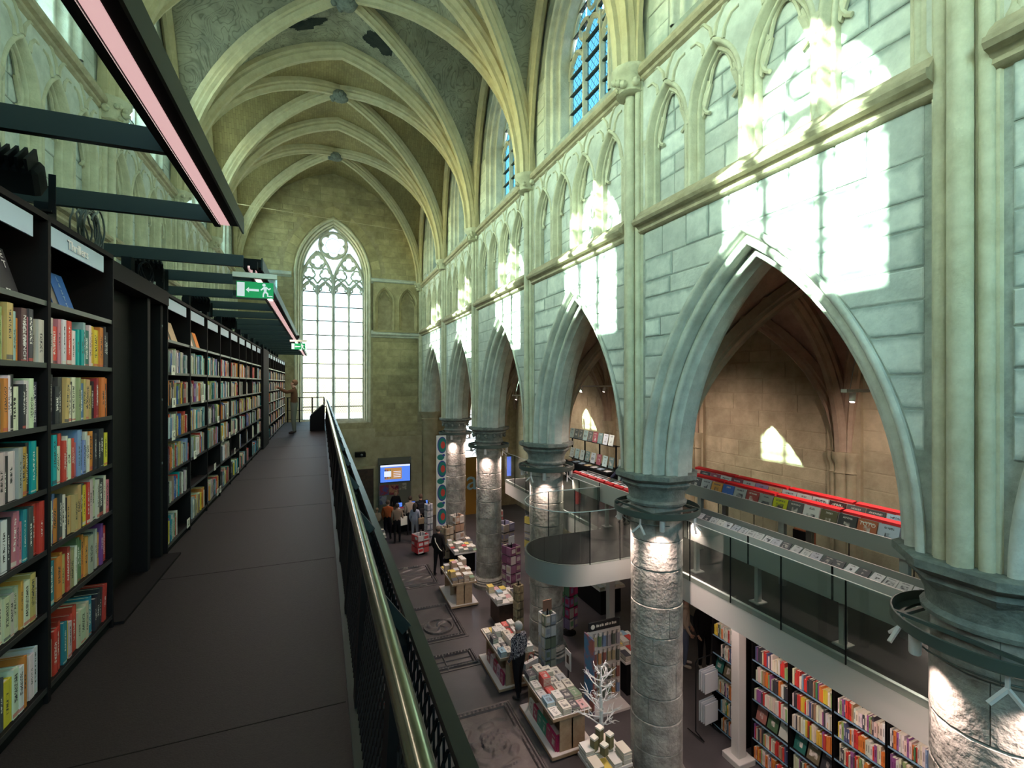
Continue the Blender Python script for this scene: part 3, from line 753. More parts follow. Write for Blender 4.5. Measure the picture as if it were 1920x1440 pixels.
# ---------------------------------------------------------------- vaults
def vault(parent, x0, x1, y0, y1, zs, zc, webm, ribm, rw, rd, name='vault_web', boss=True, wallribs=True, G=22):
    cx, cy = (x0 + x1) / 2, (y0 + y1) / 2; a, b = (x1 - x0) / 2, (y1 - y0) / 2
    R_, c = arch_geom(a, zc - zs)
    g = lambda t: zs + math.sqrt(max(0, R_ * R_ - (min(1, abs(t)) * a + c) ** 2))
    mb = MB(); idx = {}
    us = [math.sin(PI / 2 * (k / G)) for k in range(G + 1)]; us = [-u for u in reversed(us[1:])] + us
    n = len(us)
    base = mb.add([(cx + a * u, cy + b * v, max(g(u), g(v))) for u in us for v in us])
    for i in range(n - 1):
        for j in range(n - 1): mb.face((base + i * n + j, base + (i + 1) * n + j, base + (i + 1) * n + j + 1, base + i * n + j + 1))
    mb.build(name, webm, parent, 50)
    prof = [(-rw, .06), (-rw, -rd * .3), (-rw * .75, -rd * .42), (-rw * .8, -rd * .6), (-rw * .38, -rd * .8), (-rw * .3, -rd), (rw * .3, -rd), (rw * .38, -rd * .8), (rw * .8, -rd * .6), (rw * .75, -rd * .42), (rw, -rd * .3), (rw, .06)]
    def rib(fx, fy, nm, sc_=1.0, ts=None):
        m2 = MB(); rs = []; K = 30
        pts = []
        for k in range(K + 1):
            t = math.sin(PI / 2 * (2 * k / K - 1)); pts.append(Vector((cx + a * fx(t), cy + b * fy(t), g(t))))
        for k in range(K + 1):
            d = pts[min(k + 1, K)] - pts[max(k - 1, 0)]; hd = Vector((d.x, d.y, 0)).normalized(); lat = Vector((-hd.y, hd.x, 0)); d.normalize(); nrm = lat.cross(d)
            if nrm.z < 0: nrm = -nrm
            if k == 0 or k == K: nrm = Vector((hd.x, hd.y, 0)) * (-1 if k == 0 else 1)
            rs.append([pts[k] + lat * (p * sc_) + nrm * (q * sc_) for p, q in prof])
        m2.rings(rs, False, False); m2.build(nm, ribm, parent, 35)
    rib(lambda t: t, lambda t: t, 'diagonal_rib'); rib(lambda t: t, lambda t: -t, 'diagonal_rib')
    rib(lambda t: t, lambda t: -1, 'transverse_rib', 1.25)
    if wallribs:
        rib(lambda t: .985, lambda t: t, 'wall_rib', .8); rib(lambda t: -.985, lambda t: t, 'wall_rib', .8)
    if boss:
        m3 = MB(); rn = random.Random(int(cy * 7)); z = zc - rd
        m3.lathe([(.12, .12), (.26, .1), (.3, 0), (.26, -.1), (.12, -.16)], 12, (cx, cy, z))
        for k in range(16):
            t = rn.uniform(0, 2 * PI); rr = rn.uniform(.05, .3); m3.sphere((cx + rr * math.cos(t), cy + rr * math.sin(t), z - .12 + rn.uniform(0, .12)), rn.uniform(.05, .1), 6, 4)
        m3.build('boss', M['capital'], parent, 50)
cl = MB(); cl.box(XL - .4, XR + .4, YB[0], YE + .4, Z_CROWN + .35, Z_CROWN + .5)
ceiling = struct('ceiling', cl, M['stone'])
for i in range(7):
    vault(ceiling, XL + .02, XR - .02, YB[i], YB[i + 1], Z_UP + .05, Z_CROWN, M['web_brick'] if i >= 5 else M['web_paint'], M['rib'], .17, .3, boss=i >= 4, G=22 if i >= 3 else 8)
for i in range(1, 7):
    vault(ceiling, XA0 - .1, XA1, YB[i], YB[i + 1], Z_CAP, 9.2, M['aisleweb'], M['aislerib'], .13, .24, 'aisle_vault_web', False, False, 12)
# closing walls: outside of the aisle roof and clerestory gaps
# iron tie wire across the last bay
tw = MB(); tw.tube([(XL + .3, 22.3, 14.3), (XR - 1.3, 22.3, 14.0)], .015, 5); tag(tw.build('tie_wire', M['rib'], ceiling), None)
# plaster losses in the painted bay
def vz(x, y, i):
    a = (XR - XL) / 2; b = (YB[i + 1] - YB[i]) / 2; R_, c = arch_geom(a, Z_CROWN - Z_UP - .05)
    g = lambda t: Z_UP + .05 + math.sqrt(max(0, R_ * R_ - (min(1, abs(t)) * a + c) ** 2))
    return max(g((x - XC) / a), g((y - (YB[i] + YB[i + 1]) / 2) / b))
M['loss'] = mat('bare_dark_vault', (.035, .04, .035), .95, col2=(.015, .02, .018), scale=4, bump=.5)

rn = random.Random(44)
for cx_, cy_, rx, ry in ((-.35, 14.35, .52, .3), (1.55, 14.35, .42, .55)):
    mb = MB(); N = 26; ph = [rn.uniform(0, 6.28) for _ in range(4)]
    def inside(u, v):
        r = math.hypot(u, v); a = math.atan2(v, u); return r < .78 + .16 * math.sin(2 * a + ph[0]) + .12 * math.sin(3 * a + ph[1]) + .08 * math.sin(7 * a + ph[2])
    for i in range(N):
        for j in range(N):
            u, v = -1 + 2 * (i + .5) / N, -1 + 2 * (j + .5) / N
            if not inside(u, v): continue
            q = [(cx_ + rx * (-1 + 2 * (i + a) / N), cy_ + ry * (-1 + 2 * (j + b) / N)) for a, b in ((0, 0), (1, 0), (1, 1), (0, 1))]
            mb.quad(*[(x, y, vz(x, y, 4) - .012) for x, y in q])
    mb.build('plaster_loss', M['loss'], ceiling)
# ================================================================== GALLERY
M['deck'] = mat('dark_brown_lino', (.016, .0125, .0115), .58, spec=.25, col2=(.011, .009, .0085), scale=45, detail=3, bump=.12, bscale=140)
M['shelf'] = mat('black_brown_board', (.006, .005, .005), .7, spec=.14)
M['steel_green'] = mat('dark_green_grey_steel', (.014, .019, .016), .42, 0, .25)
M['rail'] = mat('polished_dark_handrail', (.20, .21, .16), .22, .9, .5, col2=(.14, .15, .11), scale=12)
M['black2'] = mat('dark_satin_steel', (.012, .015, .014), .35, .4, .4)
M['cap'] = mat('brushed_steel_cap', (.16, .19, .19), .35, .8, .5)
M['lip'] = mat('dark_shelf_lip', (.03, .03, .03), .35, .3, .4)
M['white'] = mat('white_paint', (.8, .8, .78), .5)
M['sign_blue'] = mat('pale_blue_header', (.36, .50, .60), .5)
M['paper'] = mat('paper_edges', (.72, .68, .56), .9)
M['cardw'] = mat('cream_card', (.78, .76, .66), .8)
M['ink'] = mat('black_ink', (.02, .02, .02), .7)
M['led'] = mat('led_diffuser', (.9, .75, .75), .5, emit=(1.0, .60, .60), estr=.62)
M['exit_green'] = mat('exit_sign_green', (.0, .30, .09), .5, emit=(.0, .42, .12), estr=.25)
M['exit_white'] = mat('exit_sign_white', (.8, .82, .85), .5, emit=(.8, .82, .9), estr=.35)
M['acrylic'] = glass_mat('clear_acrylic', (.82, .84, .82), .1)
def cover_mat(name, vcol=False):
    """book jacket: object colour, with a title block and a foot band printed on the spine"""
    m = mat(name, (.5, .5, .5), .55, spec=.35, objcol=not vcol, vcol=vcol)
    t = m.node_tree; L = t.links; b = t.nodes['Principled BSDF']
    src = b.inputs['Base Color'].links[0].from_socket
    tc = t.nodes.new('ShaderNodeTexCoord'); sp = t.nodes.new('ShaderNodeSeparateXYZ'); L.new(tc.outputs['Generated'], sp.inputs[0])
    oi = t.nodes.new('ShaderNodeObjectInfo')
    def mth(op, a, b_=None, c=None):
        n = t.nodes.new('ShaderNodeMath'); n.operation = op
        for k, v in enumerate((a, b_, c)):
            if v is None: continue
            if isinstance(v, (int, float)): n.inputs[k].default_value = v
            else: L.new(v, n.inputs[k])
        return n.outputs[0]
    X, Y, Z = sp.outputs; rnd = oi.outputs['Random']
    r2 = mth('FRACT', mth('MULTIPLY', rnd, 17.3)); r3 = mth('FRACT', mth('MULTIPLY', rnd, 91.7)); r4 = mth('FRACT', mth('MULTIPLY', rnd, 311.1))
    spine = mth('GREATER_THAN', X, .985)
    yb = mth('LESS_THAN', mth('ABSOLUTE', mth('SUBTRACT', Y, .5)), mth('MULTIPLY_ADD', r2, .18, .12))
    z0 = mth('MULTIPLY_ADD', r3, .2, .2); z1 = mth('MULTIPLY_ADD', r4, .28, .62)
    zb = mth('MULTIPLY', mth('GREATER_THAN', Z, z0), mth('LESS_THAN', Z, z1))
    cb = t.nodes.new('ShaderNodeCombineXYZ'); L.new(mth('MULTIPLY', Y, 3.0), cb.inputs[1]); L.new(mth('MULTIPLY_ADD', Z, 38.0, mth('MULTIPLY', rnd, 900.0)), cb.inputs[2])
    nz = t.nodes.new('ShaderNodeTexNoise'); nz.inputs['Scale'].default_value = 1.0; nz.inputs['Detail'].default_value = 2; L.new(cb.outputs[0], nz.inputs[0])
    let = mth('MULTIPLY', mth('MULTIPLY', mth('GREATER_THAN', nz.outputs[0], .5), yb), mth('MULTIPLY', zb, spine))
    foot = mth('MULTIPLY', mth('MULTIPLY', mth('LESS_THAN', Z, mth('MULTIPLY_ADD', r4, .16, -.04)), mth('GREATER_THAN', Z, .03)), spine)
    ink = t.nodes.new('ShaderNodeValToRGB'); e = ink.color_ramp; e.interpolation = 'CONSTANT'
    e.elements[0].color = (.75, .74, .7, 1); e.elements[1].position = .5; e.elements[1].color = (.03, .03, .03, 1)
    lum = t.nodes.new('ShaderNodeRGBToBW'); L.new(src, lum.inputs[0]); e.elements[1].position = .22; L.new(lum.outputs[0], ink.inputs[0])
    m1 = t.nodes.new('ShaderNodeMix'); m1.data_type = 'RGBA'; L.new(let, m1.inputs[0]); L.new(src, m1.inputs[6]); L.new(ink.outputs[0], m1.inputs[7])
    m2 = t.nodes.new('ShaderNodeMix'); m2.data_type = 'RGBA'; L.new(mth('MULTIPLY', foot, .8), m2.inputs[0]); L.new(m1.outputs[2], m2.inputs[6])
    fr = t.nodes.new('ShaderNodeValToRGB'); fe = fr.color_ramp; fe.interpolation = 'CONSTANT'; fe.elements[0].color = (.6, .58, .52, 1); fe.elements[1].position = .4; fe.elements[1].color = (.05, .06, .09, 1)
    x3 = fe.elements.new(.7); x3.color = (.5, .1, .08, 1)
    L.new(r2, fr.inputs[0]); L.new(fr.outputs[0], m2.inputs[7])
    L.new(m2.outputs[2], b.inputs['Base Color'])
    return m
M['jacket'] = cover_mat('book_jacket')
M['vbook'] = mat('book_colours', (.5, .5, .5), .6, vcol=True)
PAL = [(.62, .6, .52)] * 5 + [(.7, .69, .64)] * 4 + [(.5, .47, .38)] * 3 + [(.03, .03, .035)] * 4 + [(.06, .065, .07)] * 2 + [(.30, .31, .30)] * 2 + [(.45, .04, .03), (.62, .2, .04), (.66, .48, .04), (.02, .22, .25), (.0, .30, .33), (.02, .13, .12), (.45, .04, .03),
       (.55, .06, .04), (.28, .03, .03), (.62, .2, .04), (.55, .27, .06), (.66, .48, .04), (.5, .36, .14), (.04, .11, .33), (.1, .17, .38), (.2, .27, .45), (.3, .38, .42), (.16, .05, .24), (.5, .17, .22), (.12, .2, .09), (.3, .36, .16), (.33, .24, .16), (.2, .14, .1)]
def book_mesh(wide=False):
    mb = MB()          # unit book: depth x -1..0 (spine at x=0), thickness y 0..1, height z 0..1
    mb.cur = 0
    mb.box(-1, 0, 0, .09, 0, 1); mb.box(-1, 0, .91, 1, 0, 1)
    mb.rings([[(-.04, .05, z), (-.008, .14, z), (0, .3, z), (0, .7, z), (-.008, .86, z), (-.04, .95, z)] for z in (0, 1)], True)
    mb.cur = 1; mb.box(-.965, -.03, .08, .92, .012, .972)
    return mb
_bm = book_mesh(); _proto = _bm.build('book', [M['jacket'], M['paper']]); BOOKME = _proto.data
bpy.data.objects.remove(_proto)
NB = {'book': 0}
CN = {(.62, .6, .52): 'cream', (.7, .69, .64): 'white', (.5, .47, .38): 'buff', (.03, .03, .035): 'black', (.06, .065, .07): 'charcoal', (.30, .31, .30): 'grey', (.02, .22, .25): 'dark teal', (.0, .30, .33): 'teal', (.02, .13, .12): 'bottle green',
      (.45, .04, .03): 'red', (.55, .06, .04): 'bright red', (.28, .03, .03): 'dark red', (.62, .2, .04): 'orange', (.55, .27, .06): 'amber', (.66, .48, .04): 'yellow', (.5, .36, .14): 'ochre', (.04, .11, .33): 'dark blue', (.1, .17, .38): 'blue',
      (.2, .27, .45): 'slate blue', (.3, .38, .42): 'pale blue', (.16, .05, .24): 'purple', (.5, .17, .22): 'pink', (.12, .2, .09): 'green', (.3, .36, .16): 'lime green', (.33, .24, .16): 'tan', (.2, .14, .1): 'brown'}
ORD = ['first', 'second', 'third', 'fourth', 'fifth', 'sixth', 'seventh', 'eighth', 'ninth', 'tenth', 'eleventh', 'twelfth', 'thirteenth', 'fourteenth', 'fifteenth', 'sixteenth', 'seventeenth', 'eighteenth', 'nineteenth', 'twentieth']
def nth(k):
    if k < 20: return ORD[k]
    return 'twenty-' + ORD[k - 20] if k < 29 else 'thirtieth' if k == 29 else 'thirty-' + ORD[k - 30] if k < 39 else 'far end'
def place_book(p, dims, rot, col, label, group, name='book', me=None):
    o = bpy.data.objects.new(name, me or BOOKME); COL.objects.link(o)
    o.location = p; o.scale = dims; o.rotation_euler = rot; o.color = (*col, 1)
    tag(o, label, 'book', group); return o
def row_plan(length, rn, tmin, tmax, hmin, hmax, pal=PAL, full=1.0):
    y = 0.004; outp = []
    run = 0; col = None
    while True:
        t = rn.uniform(tmin, tmax) * (1.25 if rn.random() < .15 else 1)
        if y + t > length * full - .004: break
        if run <= 0: col = rn.choice(pal); run = 1 if rn.random() < .8 else 3; hh = rn.uniform(hmin, hmax)
        run -= 1
        outp.append((y, t, hh if run > 0 else rn.uniform(hmin, hmax), col)); y += t + rn.uniform(.0005, .002)
    return outp
def stuff_book(mb, x, y, z, dep, t, h, col, lean=0.0, sx=-1):
    """plain book solid appended to a joined mesh: spine face at x, body towards sx"""
    s0 = len(mb.v)
    mb.col = col; mb.box(min(x, x + sx * dep), max(x, x + sx * dep), y, y + t, z, z + h)
    mb.col = (.66, .62, .5)
    xa, xb = sorted((x + sx * .012, x + sx * dep)); mb.quad((xa, y + .002, z + h + .001), (xb, y + .002, z + h + .001), (xb, y + t - .002, z + h + .001), (xa, y + t - .002, z + h + .001))
    if lean: mb.xform(Matrix.Translation((0, y, z)) @ Matrix.Rotation(lean, 4, 'X') @ Matrix.Translation((0, -y, -z)), s0)
    # title strip on the spine
    mb.col = (.75, .73, .68) if sum(col) < .6 else tuple(c * .35 for c in col)
    if t > .018:
        xs = x - sx * .0015; a, b = y + t * .33, y + t * .67
        mb.quad((xs, a, z + h * .3), (xs, b, z + h * .3), (xs, b, z + h * .75), (xs, a, z + h * .75))
# ---------------------------------------------------------------- deck and railing
dk = MB(); dk.box(-1.75, .13, -3, 22.0, DECK - .05, DECK)
floor_gallery = struct('floor_gallery', dk, M['deck'])
mb = MB(); mb.box(.13, .17, -3, 22.0, DECK - .32, DECK + .02); mb.box(-1.7, -1.5, -3, 22, DECK - .4, DECK - .05); mb.box(-.1, .13, -3, 22, DECK - .3, DECK - .052)
mb.build('edge_beam', M['steel_green'], floor_gallery)
for k in range(9):          # lino seams are welded strips
    mb = MB(); mb.box(-1.36, .12, 2.6 + 2.2 * k, 2.606 + 2.2 * k, DECK, DECK + .0012); mb.build('seam', M['shelf'], floor_gallery)
for y in range(-2, 22, 5):
    for x in (-1.6, 0.02):
        mb = MB(); mb.box(x - .07, x + .07, y - .07, y + .07, 0, DECK - .05); mb.build('gallery_post', M['steel_green'], floor_gallery)
rl = thing('gallery_railing', 'dark steel gallery railing with a polished round handrail and sloping mesh', 'railing', (0, 0, DECK))
mb = MB(); mb.tube([(.15, -2.5, 1.04), (.15, 17.5, 1.04), (.15, 21.9, 1.04)], .024, 14); mb.build('handrail', M['rail'], rl, 50)
mb = MB(); mb.box(.25, .285, -2.5, 21.9, .895, .912); mb.box(.278, .285, -2.5, 21.9, .80, .9); mb.build('outer_cap', M['black2'], rl)
k = 0; y = -1.65
while y < 21.8:
    mb = MB(); mb.hexa([(.14, y - .055, -.28), (.19, y - .055, -.28), (.19, y + .055, -.28), (.14, y + .055, -.28), (.2, y - .045, .86), (.25, y - .045, .86), (.25, y + .045, .86), (.2, y + .045, .86)])
    ps = mb.build('post', M['black'], rl)
    mb = MB(); mb.box(.13, .2, y - .08, y + .08, -.02, .006); mb.box(.15, .17, y - .05, y - .03, .006, .02); mb.box(.15, .17, y + .03, y + .05, .006, .02); mb.build('base_plate', M['steel_green'], ps)
    mb = MB(); mb.bar((.15, y, 1.02), (.245, y - .03, .9), .035, .012, (0, 1, 0)); mb.bar((.15, y, 1.025), (.22, y, .8), .012, .03); mb.build('bracket', M['black2'], ps)
    y += 1.05
mb = MB(); y = -2.5         # expanded-metal mesh: crossing strands on the sloping plane
def mp_(t, y): return (.165 + .085 * t, y, .06 + .82 * t)
sp_ = .05
yy = -.6
while yy < 6.5:
    for sg in (1, -1):
        n = 9
        a = mp_(0, yy); b = mp_(1, yy + sg * .42)
        mb.bar(a, b, .006, .006)
    yy += sp_
tag(mb.build('mesh', M['black'], rl), kind='stuff')
mb = MB(); mb.hexa([(.165, 6.5, .05), (.168, 6.5, .05), (.168, 21.9, .05), (.165, 21.9, .05), (.25, 6.5, .88), (.253, 6.5, .88), (.253, 21.9, .88), (.25, 21.9, .88)]); mb.build('far_panel', M['black'], rl)
er = thing('end_railing', 'black end railing across the walkway before the tall window', 'railing', (0, 21.9, DECK))
for x in (-1.3, -.85, -.35, .12):
    mb = MB(); mb.box(x - .03, x + .03, -.03, .03, 0, 1.04); mb.build('post', M['black'], er)
for z in (.12, .5, 1.04):
    mb = MB(); mb.tube([(-1.35, 0, z), (.14, 0, z)], .018 if z > 1 else .009, 8); mb.build('rail', M['black'], er, 50)
bx = MB(); bx.prism([(-.36, 0), (.12, 0), (.12, .88), (.05, .88), (-.36, .5)], 0, .75)
bx.xform(Matrix.Rotation(PI / 2, 4, 'X')); bx.xform(Matrix.Translation((0, .75, 0)))
ds = thing('display_lectern', 'black box with sloping top standing against the gallery railing', 'lectern', (0, 17.7, DECK)); bx.build('case', M['black'], ds)
mb = MB(); mb.hexa([(-.34, .03, .525), (.04, .03, .88), (.04, .72, .88), (-.34, .72, .525), (-.345, .03, .533), (.035, .03, .888), (.035, .72, .888), (-.345, .72, .533)]); mb.build('sloping_top', M['steel_green'], ds)
# ---------------------------------------------------------------- bookcases
SHZ = [.08, .47, .794, 1.11, 1.435, 1.76, 2.08]
def bookcase_proto(wd):
    t = thing('bookcase', 'tall black open bookcase', 'bookcase')
    for y in (.007, wd - .007):
        mb = MB(); mb.box(-.32, 0, y - .007, y + .007, 0, 2.52); mb.build('side_panel', M['shelf'], t)
    mb = MB(); mb.box(-.335, -.32, 0, wd, 0, 2.52); mb.build('back_panel', M['shelf'], t)
    for z in SHZ:
        mb = MB(); mb.box(-.32, -.008, .014, wd - .014, z - .022, z); sh = mb.build('shelf', M['shelf'], t)
        mb = MB(); mb.box(-.008, -.004, .014, wd - .014, z - .022, z + .004); mb.build('shelf_edge', M['lip'], sh)
    mb = MB(); mb.box(-.3, -.02, .014, wd - .014, 0, .058); mb.build('plinth', M['black'], t)
    mb = MB(); mb.box(-.34, .0, 0, wd, 2.5, 2.53); mb.build('cornice', M['shelf'], t)
    mb = MB(); mb.box(-.022, -.014, .02, wd - .12, 2.385, 2.49)
    mb.build('header_sign', M['sign_blue'], t)
    return t
bc = bookcase_proto(.82)
XN, XF = -1.31, -1.37
cases = []
bc.location = (XN, 2.36, DECK); bc['label'] = 'black bookcase cut off by the edge of the picture, next to the one marked Thrillers'; bc['group'] = 'gallery bookcases'; cases.append((bc, 2.36, XN))
b2 = dup(bc, (XN, 3.18, DECK), None, 'black bookcase with the pale blue Thrillers header beside the dark doorway'); cases.append((b2, 3.18, XN))
far = bookcase_proto(.86)
for k in range(9):
    lab = 'narrow black bookcase of upright books, %s one after the dark doorway' % nth(k)
    o = far if k == 0 else dup(far, (0, 0, 0))
    o.location = (XF, 5.46 + .86 * k, DECK); o['label'] = lab; o['group'] = 'gallery bookcases'; cases.append((o, 5.46 + .86 * k, XF))
for k in range(8):
    o = dup(far, (XF, 14.6 + .86 * k, DECK), None, 'distant black bookcase by the browsing man, %s after the second partition' % nth(k), 'gallery bookcases'); cases.append((o, 14.6 + .86 * k, XF))
for k_, y_ in enumerate((1.54, .72)):
    o = dup(bc, (XN, y_, DECK), None, ['black bookcase just before the one at the picture edge', 'black bookcase two before the one at the picture edge'][k_]); cases.append((o, y_, XN))
text('Thrillers', .075, (-.010, .34, 2.437), (PI / 2, 0, PI / 2), M['white'], b2)
# doorway and partitions
dr = thing('door_1', None, None, (-1.5, 4.02, DECK)); tag(dr, kind='structure')
mb = MB(); mb.box(-.06, -.02, .02, 1.38, 0, 2.4); mb.build('door_leaf', M['shelf'], dr)
mb = MB(); mb.box(-.02, -.01, .45, 1.2, .1, 2.1); mb.build('door_panel', M['black'], dr)
for y in (0.02, .98, 1.34):
    mb = MB(); mb.box(-.12, .1, y, y + .07, 0, 2.5); mb.build('door_post', M['black'], dr)
mb = MB(); mb.box(-.12, .14, 0, 1.44, 2.4, 2.53); mb.build('door_head', M['black'], dr)
mb = MB(); mb.box(-.02, .24, .0, 1.43, 0, .02); mb.build('threshold', M['shelf'], dr)
for zz in (.9, 1.5, 2.2):
    mb = MB(); mb.lathe([(.0, 0), (.012, 0), (.012, .006), (.0, .008)], 8); mb.xform(Matrix.Translation((.1, 1.375, zz)) @ Matrix.Rotation(PI / 2, 4, 'Y')); mb.build('bolt', M['cap'], dr)
pt = MB(); pt.box(-1.7, -1.33, 13.24, 14.56, DECK, DECK + 2.53); o = tag(pt.build('partition', M['black']), kind='structure'); o.name = 'wall_partition'
# ---------------------------------------------------------------- books on the gallery
rn = random.Random(42)
rest = MB()
rowname = ['bottom', 'second', 'third', 'fourth', 'fifth', 'sixth']
for ci, (case, y0, xf) in enumerate(cases):
    wd = .82 if xf == XN else .86
    for r in range(6):
        z = DECK + SHZ[r]
        if xf == XN: plan = row_plan(wd - .03, rn, .019, .05, .2, .272)
        else:
            full = 1.0
            if ci in (7, 8, 9) and rn.random() < .45: full = rn.uniform(.35, .7)
            if r == 1 and ci in (3, 4, 6): full = .0
            plan = row_plan(wd - .03, rn, .014, .034, .19, .255, full=full)
            if ci == 2 and r == 0: plan = plan[:16]
        single = ci < 2 or (ci == 2) or (ci == 3 and r > 2)
        cnt = 0
        for k, (yy, t, h, col) in enumerate(plan):
            dep = rn.uniform(.135, .17) if ci < 2 else rn.uniform(.13, .16)
            xs = xf - .012 - rn.uniform(0, .02)
            if r < 2 and ci < 2: xs -= .01
            jj = tuple(max(0, c * rn.uniform(.85, 1.12)) for c in col)
            if single and NB['book'] < 300 and not (ci == 0 and y0 + yy + t < 2.72):
                where = ('bookcase at the picture edge', 'Thrillers bookcase', 'first bookcase past the doorway', 'second bookcase past the doorway')[ci]
                nm = CN[col]
                lab = '%s book, %s in the %s row, %s' % (nm, nth(cnt), rowname[r], where)
                o = place_book((xs, y0 + .015 + yy, z), (dep, t, h), (0, 0, 0), jj, lab, 'books upright on the gallery shelves'); NB['book'] += 1; cnt += 1
                if ci < 2 and rn.random() < .05: o.rotation_euler = (-.08, 0, 0)
                if ci == 0 and r == 5 and abs(y0 + yy - 2.97) < .03 and 'nf' not in NB:
                    NB['nf'] = 1; o.color = (.1, .05, .05, 1); o.scale = (dep, .045, .26); o['label'] = 'dark red book with large white capitals down its spine, sixth row at the picture edge'
                    text('NICCI FRENCH', .032, (xs + .002, y0 + .015 + yy + .022, z + .12), (PI / 2, PI / 2, PI / 2), M['white'], None, 'title', .0005, sx=1.0)
                    tt = COL.objects[-1]; tt.parent = o; tt.matrix_parent_inverse = (Matrix.LocRotScale(o.location, None, o.scale)).inverted()
                if ci == 0 and r == 4 and abs(y0 + yy - 3.09) < .03 and 'vm' not in NB:
                    NB['vm'] = 1; o.color = (.03, .03, .06, 1); o['label'] = 'navy book with small white capitals down its spine, fifth row at the picture edge'
                    text('VILLA MARRHEZE', .024, (xs + .002, y0 + .015 + yy + t / 2, z + .12), (PI / 2, PI / 2, PI / 2), M['white'], None, 'title', .0005)
                    tt = COL.objects[-1]; tt.parent = o; tt.matrix_parent_inverse = (Matrix.LocRotScale(o.location, None, o.scale)).inverted()
            else:
                stuff_book(rest, xs, y0 + .015 + yy, z, dep, t, h, jj, -.06 if rn.random() < .06 else 0)
tag(rest.build('shelved_books', M['vbook']), 'rows of upright books filling the far gallery bookcases', 'books', 'books upright on the gallery shelves', 'stuff')
# face-out books on the top shelves
def face_book(p, w_, h_, col, label, tilt=.22, rz=0, name='book'):
    """book shown face out, leaning back: p = bottom front edge centre"""
    o = place_book(p, (w_, .03, h_), (0, 0, 0), col, label, 'books shown face out')
    M4 = Matrix.Translation(p) @ Matrix.Rotation(rz, 4, 'Z') @ Matrix.Rotation(-tilt, 4, 'Y') @ Matrix.Translation((0, w_ / 2, 0)) @ Matrix.Rotation(-PI / 2, 4, 'Z') @ Matrix.Diagonal((w_, .03, h_, 1))
    # spine to the viewer's left: book x axis (depth) runs along the shelf
    M4 = Matrix.Translation(p) @ Matrix.Rotation(rz, 4, 'Z') @ Matrix.Rotation(-tilt, 4, 'Y') @ Matrix.Rotation(PI / 2, 4, 'Z') @ Matrix.Translation((w_ / 2, 0, 0)) @ Matrix.Diagonal((w_, .03, h_, 1))
    o.matrix_world = M4; o['face'] = 1
    return o, Matrix.Translation(p) @ Matrix.Rotation(rz, 4, 'Z') @ Matrix.Rotation(-tilt, 4, 'Y')
zt = DECK + 2.08
o, F = face_book((XN - .08, 3.02, zt), .17, .25, (.03, .03, .035), 'black book with white capitals leaning on the top shelf at the picture edge', .28)
for s_, dz in (('E', .215), ('T', .165)):
    tx = text(s_, .052, (0, 0, 0), (0, 0, 0), M['white'], o, 'title', .0005); tx.matrix_parent_inverse = o.matrix_world.inverted(); tx.matrix_world = F @ Matrix.Translation((.003, .045, dz)) @ Matrix.Rotation(PI / 2, 4, 'Z') @ Matrix.Rotation(PI / 2, 4, 'X')
tx = text('M N.', .02, (0, 0, 0), (0, 0, 0), M['white'], o, 'title', .0005); tx.matrix_parent_inverse = o.matrix_world.inverted(); tx.matrix_world = F @ Matrix.Translation((.003, 0, .03)) @ Matrix.Rotation(PI / 2, 4, 'Z') @ Matrix.Rotation(PI / 2, 4, 'X')
o, F = face_book((XN - .09, 3.62, zt), .17, .24, (.015, .10, .34), 'glossy dark blue thriller leaning face out under the Thrillers header', .3)
for s_, dz in (('L', .205), ('A', .165), ('S', .125), ('T', .085), ('S', .045)):
    tx = text(s_, .04, (0, 0, 0), (0, 0, 0), M['sign_blue'], o, 'title', .0005); tx.matrix_parent_inverse = o.matrix_world.inverted(); tx.matrix_world = F @ Matrix.Translation((.003, 0, dz)) @ Matrix.Rotation(PI / 2, 4, 'Z') @ Matrix.Rotation(PI / 2, 4, 'X')
face_book((XN - .13, 3.44, zt), .15, .23, (.05, .05, .05), 'dark patterned book half behind the blue thriller', .26)
face_book((XF - .05, 5.66, zt), .17, .22, (.5, .26, .15), 'brown-red book leaning in the top of the first bookcase past the doorway', .3)
face_book((XF - .06, 5.97, zt), .22, .23, (.42, .3, .17), 'kraft brown book leaning face out in the first bookcase past the doorway', .3)
face_book((XF - .06, 6.52, zt), .1, .22, (.12, .25, .07), 'green book leaning in the top of the second bookcase past the doorway', .26)
face_book((XF - .06, 6.68, zt), .14, .22, (.6, .5, .42), 'cream book leaning between a green and an orange one', .26)
face_book((XF - .05, 6.95, zt), .17, .21, (.7, .22, .03), 'bright orange book leaning face out past the doorway', .28)
# letter tags hung on the shelf fronts
for L_, yy, r in (('A', 5.62, 5), ('B', 5.64, 4), ('C', 5.63, 3), ('D', 6.2, 0), ('E', 6.88, 4), ('G', 6.5, 2), ('H', 7.8, 0), ('K', 7.85, 3), ('L', 7.62, 1), ('M', 8.0, 0), ('N', 8.55, 3), ('O', 8.2, 2), ('P', 8.75, 2), ('R', 9.6, 0), ('U', 9.3, 2), ('W', 9.25, 1)):
    t = thing('letter_tag', 'small cream shelf tag printed with the letter ' + L_, 'tag', (XF + .004, yy, DECK + SHZ[r]), 0, 'letter tags on the fiction shelves')
    mb = MB(); mb.box(0, .004, -.055, .055, -.02, .075); mb.build('card', M['cardw'], t)
    text(L_, .075, (.006, 0, .028), (PI / 2, 0, PI / 2), M['ink'], t, 'letter', .0005)
